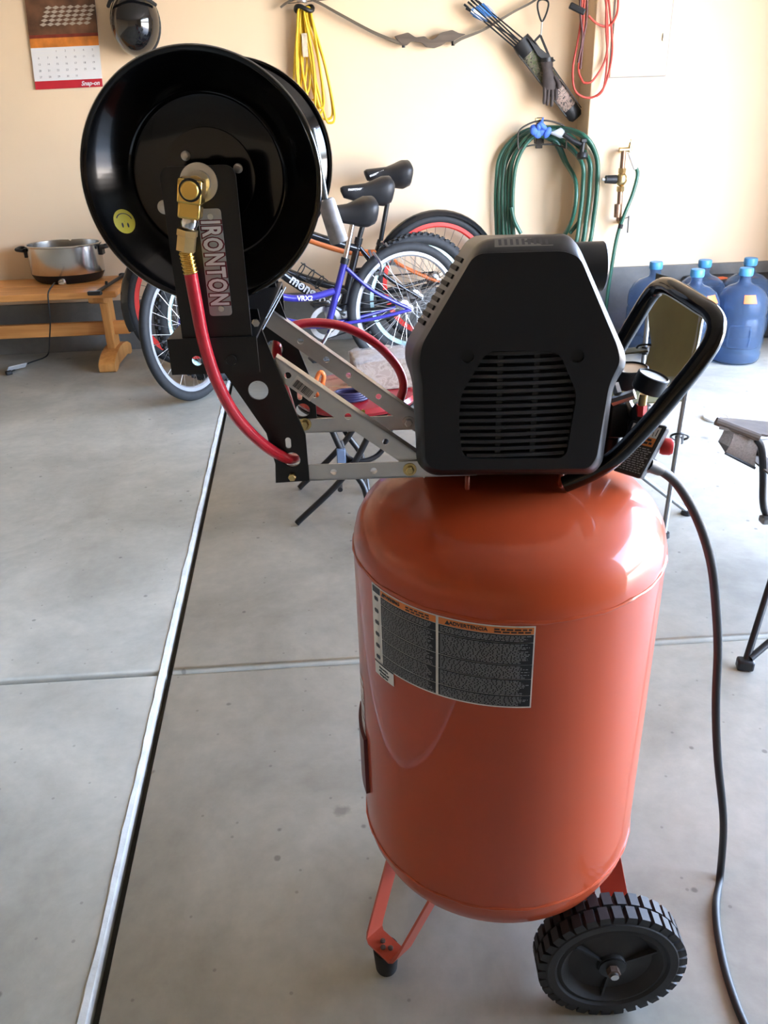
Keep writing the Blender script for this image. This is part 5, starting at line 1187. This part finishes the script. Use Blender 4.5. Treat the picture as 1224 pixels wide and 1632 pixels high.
# ================================================================== WATER JUGS
def jug(pos, rotz, label, tagm, grp='five gallon water jugs'):
    j = thing('water_jug', label, 'water jug', pos, False, grp); p = Vector(pos)
    o = [(0.0, 0.004), (0.10, 0.0), (0.125, 0.006), (0.133, 0.02), (0.135, 0.05), (0.131, 0.062), (0.131, 0.07), (0.135, 0.08), (0.135, 0.235), (0.130, 0.245), (0.130, 0.253), (0.135, 0.263), (0.135, 0.30), (0.129, 0.335), (0.108, 0.372), (0.075, 0.397), (0.045, 0.408), (0.033, 0.418), (0.030, 0.435), (0.031, 0.465), (0.028, 0.466)]
    i = [(max(r - 0.004, 0.0), z + (0.006 if k < 3 else 0)) for k, (r, z) in enumerate(o)][::-1]
    bd = part(MB().lathe(o + i, p, n=48), 'bottle', M_BLUEBOT, j, ang=60)
    part(MB().lathe([(0.034, 0.452), (0.036, 0.458), (0.036, 0.484), (0.033, 0.49), (0.0, 0.491)], p, n=28), 'cap', M_CAP, j)
    d = Vector((math.sin(rotz), -math.cos(rotz), 0)); sdv = Vector((d.y, -d.x, 0)) * -1
    # moulded grip recess
    def gp_(u, v, e=0.0):
        a = rotz + u / 0.135; return p + Vector(((0.135 + e) * math.sin(a), -(0.135 + e) * math.cos(a), v))
    rp_ = [gp_(u, v, 0.001) for u, v in rounded([(-0.055, 0.10), (0.055, 0.10), (0.055, 0.215), (-0.055, 0.215)], 0.02, 4)]
    part(MB().tube(rp_, 0.005, 8, closed=True), 'grip_ridge', M_BLUEBOT, j, ang=80)
    if tagm:
        mb = MB(); n = 8; vs = []; fs = []
        for k in range(n + 1):
            u = -0.032 + 0.064 * k / n
            for (v, rr) in ((0.332, 0.134), (0.372, 0.111)):
                a = rotz * 0.6 + 0.1 + u / 0.125; vs.append(p + Vector((rr * math.sin(a), -rr * math.cos(a), v)))
        for k in range(n): fs.append((2 * k, 2 * k + 2, 2 * k + 3, 2 * k + 1))
        part(mb.add(vs, fs), 'price_tag', M_ORTAG, j)
    return j
for (px, py), rz, lab, tg in (((1190, 430), -0.35, 'blue water jug at the front right, with an orange tag below its neck', True), ((1197, 414), 0.5, 'blue water jug at the back right, hidden behind the tagged front one', False),
                          ((1112, 432), 0.6, 'blue water jug second from the right in the front row, by the chair back', True), ((1124, 417), 0.4, 'blue water jug behind the one at the middle of the row', False),
                          ((1046, 420), -0.2, 'leftmost blue water jug, seen through the black tube handle', False)):
    q = F(px, py, 0.48); jug((q.x, q.y, 0), rz, lab, tg)
q = W(1150, 455, 4.72)
bxt = thing('storage_tote', 'dark storage tote with orange stickers behind the water jugs', 'tote', (q.x + 0.12, 4.81, 0))
part(MB().box((q.x + 0.12, 4.815, 0.16), (0.52, 0.17, 0.32)), 'bin', M_BLKPL, bxt, smooth=False, bevel=0.015); part(MB().box((q.x + 0.12, 4.812, 0.335), (0.55, 0.18, 0.035)), 'lid', M_BLKPL, bxt, smooth=False, bevel=0.01)
for dx in (-0.12, 0.06): part(MB().box((q.x + 0.12 + dx, 4.77, 0.3535), (0.11, 0.06, 0.003), Matrix.Rotation(0.3, 3, 'Z')), 'sticker', M_ORTAG, bxt, smooth=False)

# ================================================================== RED FOLDING STOOL AND ITS LOAD
sc_ = Vector((0.045, 2.84, 0)); SZ = 0.43
stl = thing('folding_stool', 'red padded folding stool on black tube legs, behind the bracket', 'stool', sc_)
part(MB().lathe([(0.0, 0.0), (0.185, 0.0), (0.215, 0.008), (0.222, 0.02), (0.212, 0.034), (0.17, 0.042), (0.0, 0.044)], sc_ + Vector((0, 0, SZ - 0.042)), n=48), 'seat', M_REDSEAT, stl)
part(MB().lathe([(0.0, 0.0), (0.2, 0.0), (0.212, 0.006), (0.21, 0.012), (0.0, 0.012)], sc_ + Vector((0, 0, SZ - 0.056)), n=48), 'seat_pan', M_TUBEBLK, stl)
zl = SZ - 0.06
f1, f2 = F(475, 833, 0.011), F(592, 845, 0.011)
for s in (0, 1):
    dy = Vector((0, 0.30 * s, 0))
    part(MB().tube(spline([Vector((0.10, f1.y + 0.01, zl)) + dy, Vector((0.03, f1.y, 0.24)) + dy, Vector((-0.05, f1.y, 0.14)) + dy, f1 + Vector((0.01, 0, 0.012)) + dy, f1 + dy], 5), 0.011, 10), 'leg', M_TUBEBLK, stl, ang=80)
    part(MB().tube(spline([Vector((-0.055, f1.y + 0.02, zl)) + dy, Vector((0.0, f1.y + 0.02, 0.22)) + dy, Vector((0.055, f1.y + 0.02, 0.12)) + dy, f2 + Vector((0, 0.02, 0.0)) + dy], 5), 0.011, 10), 'leg', M_TUBEBLK, stl, ang=80)
part(MB().tube(spline([Vector((-0.02, f1.y + 0.03, 0.30)), Vector((0.0, f1.y + 0.02, 0.245)), Vector((0.05, f1.y + 0.02, 0.225)), Vector((0.12, f1.y + 0.04, 0.25)), Vector((0.17, f1.y + 0.06, zl))], 5), 0.009, 10), 'cross_tube', M_TUBEBLK, stl, ang=80)
part(MB().tube([Vector((-0.03, f1.y, 0.13)), Vector((-0.03, f1.y + 0.3, 0.13))], 0.009, 10).tube([Vector((0.055, f1.y + 0.02, 0.12)), Vector((0.055, f1.y + 0.32, 0.12))], 0.009, 10), 'stretcher', M_TUBEBLK, stl)
part(MB().box(Vector((-0.02, f1.y + 0.005, 0.255)), (0.03, 0.02, 0.05)), 'latch', mat('blue_grey_clip', (0.16, 0.22, 0.32), 0.4), stl, bevel=0.003)
kb = thing('paper_box', 'beige patterned cardboard box wrapped in clear film on the red stool', 'box', sc_ + Vector((0.10, 0.03, SZ + 0.002)))
kc = sc_ + Vector((0.095, 0.02, SZ + 0.002)); kr = Matrix.Rotation(0.12, 3, 'Z')
part(MB().box(kc + Vector((0, 0, 0.055)), (0.21, 0.14, 0.11), kr), 'carton', M_KRAFT, kb, smooth=False, bevel=0.006)
mb = MB(); random.seed(3); N = 9; vs = []; fs = []
for i in range(N):
    for k in range(N):
        x, y = -0.11 + 0.22 * i / (N - 1), -0.075 + 0.15 * k / (N - 1); ed = (i in (0, N - 1)) or (k in (0, N - 1))
        vs.append(kc + kr @ Vector((x, y, (0.116 + 0.012 * random.random()) if not ed else 0.095 + 0.02 * random.random())))
for i in range(N - 1):
    for k in range(N - 1): fs.append((i * N + k, (i + 1) * N + k, (i + 1) * N + k + 1, i * N + k + 1))
part(mb.add(vs, fs), 'plastic_film', M_FILM, kb, ang=20)
oc = F(512, 608, SZ + 0.005)
oc.y = 2.76; oc = W(512, 612, 2.76)
ocl = thing('orange_clamp', 'orange handled spring clamp standing on the red stool', 'clamp', (oc.x, oc.y, SZ + 0.002))
part(MB().tube(spline([W(508, 632, 2.76), W(503, 612, 2.76), W(509, 594, 2.76), W(516, 598, 2.76), W(514, 615, 2.76), W(517, 632, 2.76)], 4), 0.008, 10), 'handle', M_ORANGE, ocl, ang=80); part(MB().tube([W(506, 615, 2.752), W(518, 615, 2.752)], 0.010, 10), 'pivot', M_ORANGE, ocl)
pc_ = W(556, 622, 2.70); pc_.z = SZ + 0.012
pur = thing('coiled_cable', 'dark purple coiled cable on the red stool', 'cable', (pc_.x, pc_.y, SZ + 0.001))
mb = MB()
for i in range(4): mb.tube(spline([pc_ + Vector(((0.06 - 0.004 * i) * math.cos(a), (0.035 - 0.002 * i) * math.sin(a), -0.003 + 0.007 * i)) for a in [2 * PI * k / 10 for k in range(10)]], 3, closed=True), 0.0055, 8, closed=True)
part(mb, 'loops', mat('dark_purple_cable', (0.025, 0.02, 0.06), 0.4), pur, ang=80)

# ================================================================== CAMP CHAIRS
def panel(mb, grid, t, nrm):                       # thick cloth from a grid of points
    R_, C_ = len(grid), len(grid[0]); n = Vector(nrm).normalized() * t; vs = [p for r in grid for p in r] + [p + n for r in grid for p in r]; o = R_ * C_; fs = []
    for i in range(R_ - 1):
        for k in range(C_ - 1):
            q = (i * C_ + k, i * C_ + k + 1, (i + 1) * C_ + k + 1, (i + 1) * C_ + k); fs += [q, tuple(x + o for x in q[::-1])]
    for i in range(R_ - 1): fs += [(i * C_, (i + 1) * C_, (i + 1) * C_ + o, i * C_ + o), ((i + 1) * C_ - 1, (i + 1) * C_ - 1 + o, (i + 2) * C_ - 1 + o, (i + 2) * C_ - 1)]
    for k in range(C_ - 1): fs += [(k, k + o, k + 1 + o, k + 1), ((R_ - 1) * C_ + k, (R_ - 1) * C_ + k + 1, (R_ - 1) * C_ + k + 1 + o, (R_ - 1) * C_ + k + o)]
    return mb.add(vs, fs)
oc1 = thing('camp_chair', 'olive canvas folding camp chair with grey tube frame, behind the black handle', 'chair', (1.13, 2.75, 0))
YC = 2.62
rowsb = [((1038, 462), (1124, 490)), ((1033, 490), (1116, 520)), ((1034, 520), (1112, 548)), ((1038, 548), (1104, 575)), ((1030, 575), (1094, 598)), ((1022, 600), (1070, 618))]
grid = []
for i, (l, r) in enumerate(rowsb):
    row = []
    for k in range(7):
        f = k / 6; row.append(W(l[0] + (r[0] - l[0]) * f, l[1] + (r[1] - l[1]) * f, YC + 0.40 * (1 - f) - 0.03 * math.sin(PI * f) - 0.02 * i))
    grid.append(row)
part(panel(MB(), grid, 0.004, (0.3, 1, 0)), 'backrest', M_OLIVE, oc1, ang=50)
part(panel(MB(), [[W(1046 + 80 * f, 431 + 38 * f + (5 if f in (0, 1) else 0), YC + 0.40 * (1 - f)) for f in (0, 0.33, 0.66, 1)], [W(1042 + 76 * f, 470 + 24 * f, YC + 0.40 * (1 - f) - 0.004) for f in (0, 0.33, 0.66, 1)]], 0.012, (0.3, 1, 0)), 'top_binding', M_OLIVED, oc1, ang=50)
L0, L1 = W(1037, 462, YC + 0.42), W(1122, 482, YC + 0.02)
pl_ = F(1010, 752, 0.012); pr_ = F(1050, 905, 0.012)
part(MB().tube([L0, W(1027, 560, YC + 0.36), W(1019, 640, YC + 0.32)], 0.0085, 10), 'back_post', M_GREYTUBE, oc1)
rr0 = W(1122, 482, YC + 0.02); rr1 = W(1098, 600, 2.56); rr2 = W(1083, 690, 2.52); rr3 = F(1058, 850, 0.012)
part(MB().tube([rr0, W(1112, 540, YC - 0.02), rr1], 0.0085, 10), 'back_post', M_GREYTUBE, oc1)
pL, pR = W(1019, 640, YC + 0.32), rr1.copy()
rv = Vector((pR.x - pL.x, pR.y - pL.y, 0)).normalized(); fd = Vector((rv.y, -rv.x, 0))          # fd: the way the chair faces
sL, sR = Vector((pL.x, pL.y, 0.42)), Vector((pR.x, pR.y, 0.42)); fL, fR = sL + fd * 0.44, sR + fd * 0.44
part(MB().tube([rr1, rr2, rr3], 0.0095, 10), 'leg', M_GREYTUBE, oc1)
part(MB().tube([pL, pL + fd * 0.22 + Vector((0, 0, -0.5 * pL.z)), Vector((pL.x, pL.y, 0.012)) + fd * 0.44], 0.0095, 10), 'leg', M_GREYTUBE, oc1)
part(MB().tube([fR, Vector((pR.x, pR.y, 0.012)) - fd * 0.06], 0.0085, 10), 'leg', M_GREYTUBE, oc1)
part(MB().tube([fL, Vector((pL.x, pL.y, 0.012)) - fd * 0.06], 0.0085, 10), 'leg', M_GREYTUBE, oc1)
for c in (Vector((pL.x, pL.y, 0.012)) + fd * 0.44, Vector((pR.x, pR.y, 0.012)) - fd * 0.06, Vector((pL.x, pL.y, 0.012)) - fd * 0.06, rr3):
    part(MB().lathe([(0.0, 0.0), (0.02, 0.0), (0.018, 0.016), (0.0, 0.018)], Vector((c.x, c.y, 0.0)), n=14), 'leg_foot', M_BLKPL, oc1)
part(panel(MB(), [[(sL * (1 - a) + sR * a) * (1 - b) + (fL * (1 - a) + fR * a) * b + Vector((0, 0, -0.05 * math.sin(PI * a) * math.sin(PI * (0.2 + 0.6 * b)))) for a in (0, 0.25, 0.5, 0.75, 1)] for b in (0, 0.33, 0.66, 1)], 0.005, (0, 0, 1)), 'seat', M_OLIVE, oc1, ang=60)
aL = W(1028, 558, YC + 0.35); aR = Vector((rr1.x, rr1.y, aL.z)) + (W(1110, 540, YC - 0.02) - rr1) * 0.12
for p, f_ in ((aL, fL), (aR, fR)):
    e = Vector((f_.x, f_.y, p.z - 0.01))
    part(panel(MB(), [[p + rv * w for w in (-0.03, 0.03)], [e + rv * w for w in (-0.03, 0.03)]], 0.006, (0, 0, 1)), 'armrest', mat('olive_strap', (0.10, 0.105, 0.075), 0.8), oc1)
    part(MB().tube([e, f_], 0.0085, 10), 'arm_post', M_GREYTUBE, oc1)
for q in ((1083, 700, 2.52), (1029, 558, YC + 0.36)): part(MB().tube(spline([W(q[0] + 14 * math.cos(a), q[1] - 4 + 5 * math.sin(a), q[2] + 0.03 * math.sin(a)) for a in [2 * PI * k / 10 for k in range(10)]], 3, closed=True), 0.004, 6, closed=True).tube([W(q[0], q[1] - 6, q[2]), W(q[0] - 1, q[1] + 6, q[2])], 0.014, 10), 'joint', M_BLKPL, oc1, ang=80)

tc2 = thing('camp_chair', 'taupe canvas camp chair with mesh cup holder at the right edge', 'chair', (1.25, 1.95, 0))
YA = 2.0
ag = []
for py0, py1, dy in ((668, 678, 0.10), (676, 694, 0.03), (684, 702, 0.0)):
    ag.append([W(1146 + (1300 - 1146) * f, py0 + (py1 - py0) * f * 1.4, YA + dy + 0.02 * f) for f in (0, 0.3, 0.6, 1.0)])
part(panel(MB(), ag, 0.006, (0, 0, 1)), 'armrest', M_TAUPE, tc2, ang=50)
part(MB().tube([W(1141, 671, YA + 0.02), W(1210, 697, YA - 0.01)], 0.011, 10), 'arm_tube', M_TAUPE, tc2)
cpp = W(1196, 700, YA + 0.05)
part(MB().ringlathe([(0.040, 0), (0.043, 0.004), (0.046, 0), (0.043, -0.004)], W(1204, 690, YA + 0.05), (0, 0, 1), 28), 'cup_ring', M_WHITEPL, tc2)
pocket = [[W(1170 + 40 * f, 692 + 10 * f, YA + 0.0 + 0.0 * f) for f in (0, .25, .5, .75, 1)], [W(1163 + 42 * f, 710 + 14 * f, YA - 0.005) for f in (0, .25, .5, .75, 1)], [W(1156 + 47 * f, 722 + 24 * f, YA + 0.01) for f in (0, .25, .5, .75, 1)]]
M_MESH = mat('taupe_mesh', (0.30, 0.25, 0.21), 0.8, var=0.2, vscale=200, alpha=0.72)
part(panel(MB(), pocket, 0.002, (0, 1, 0)), 'cup_pocket', M_MESH, tc2, ang=60)
pb2 = [[p + Vector((0.01, 0.07, 0.004)) for p in r] for r in pocket]
part(panel(MB(), pb2, 0.002, (0, 1, 0)), 'cup_pocket', M_MESH, tc2, ang=60)
part(panel(MB(), [pocket[2], [p + Vector((0.01, 0.07, 0.004)) for p in pocket[2]]], 0.002, (0, 0, 1)), 'pocket_base', M_TAUPE, tc2, ang=60)
part(MB().tube(pocket[2], 0.004, 6), 'pocket_hem', M_BLKPL, tc2, ang=80)
ft2 = F(1188, 1056, 0.02)
part(MB().tube(spline([W(1206, 700, YA), W(1214, 716, YA), W(1216, 760, YA), W(1216, 800, YA - 0.01), W(1222, 822, YA - 0.01), W(1240, 850, YA - 0.02)], 5), 0.0095, 12), 'arm_post', M_TUBEBLK, tc2, ang=80)
part(MB().box(W(1222, 828, YA - 0.02), (0.035, 0.03, 0.02)), 'joint', M_GREYTUBE, tc2, bevel=0.005)
part(MB().tube([W(1300, 700, 1.95), ft2], 0.009, 12), 'leg', M_TUBEBLK, tc2)
part(MB().tube([ft2 + Vector((0.01, 0, 0.012)), ft2 + Vector((0.5, 0.22, 0.25))], 0.009, 12), 'leg', M_TUBEBLK, tc2)
part(MB().box(ft2 + Vector((0.0, 0, -0.004)), (0.042, 0.03, 0.03), Matrix.Rotation(-0.25, 3, 'Z')), 'foot', M_BLKPL, tc2, bevel=0.006)
bk = Vector((ft2.x + 0.62, ft2.y + 0.05, 0.0))
part(MB().tube([bk + Vector((0.02, 0.0, 0.01)), ft2 + Vector((0.14, 0.30, 0.42))], 0.009, 12), 'leg', M_TUBEBLK, tc2)
part(MB().tube([bk + Vector((0.02, 0.45, 0.01)), ft2 + Vector((0.14, 0.42, 0.42))], 0.009, 12), 'leg', M_TUBEBLK, tc2)
part(panel(MB(), [[ft2 + Vector((0.12 + 0.45 * f, 0.05, 0.40 - 0.04 * math.sin(PI * f))) for f in (0, 0.25, 0.5, 0.75, 1)], [ft2 + Vector((0.12 + 0.45 * f, 0.45, 0.40 - 0.05 * math.sin(PI * f))) for f in (0, 0.25, 0.5, 0.75, 1)]], 0.005, (0, 0, 1)), 'seat', M_TAUPE, tc2, ang=60)
part(panel(MB(), [[ft2 + Vector((0.62, 0.02 + 0.45 * f, 0.42)) for f in (0, 0.5, 1)], [ft2 + Vector((0.75, 0.02 + 0.45 * f, 0.86)) for f in (0, 0.5, 1)]], 0.006, (1, 0, 0)), 'backrest', M_TAUPE, tc2, ang=60)

# small flat white disc set on the floor beyond the taupe chair
q = F(1141, 668, 0.0)
lid = thing('white_disc', 'small round white disc lying on the bright floor', 'lid', q)
part(MB().lathe([(0.0, 0.0), (0.05, 0.0), (0.055, 0.003), (0.055, 0.012), (0.050, 0.014), (0.047, 0.010), (0.0, 0.010)], q, n=36), 'disc_body', M_WHITEPL, lid)
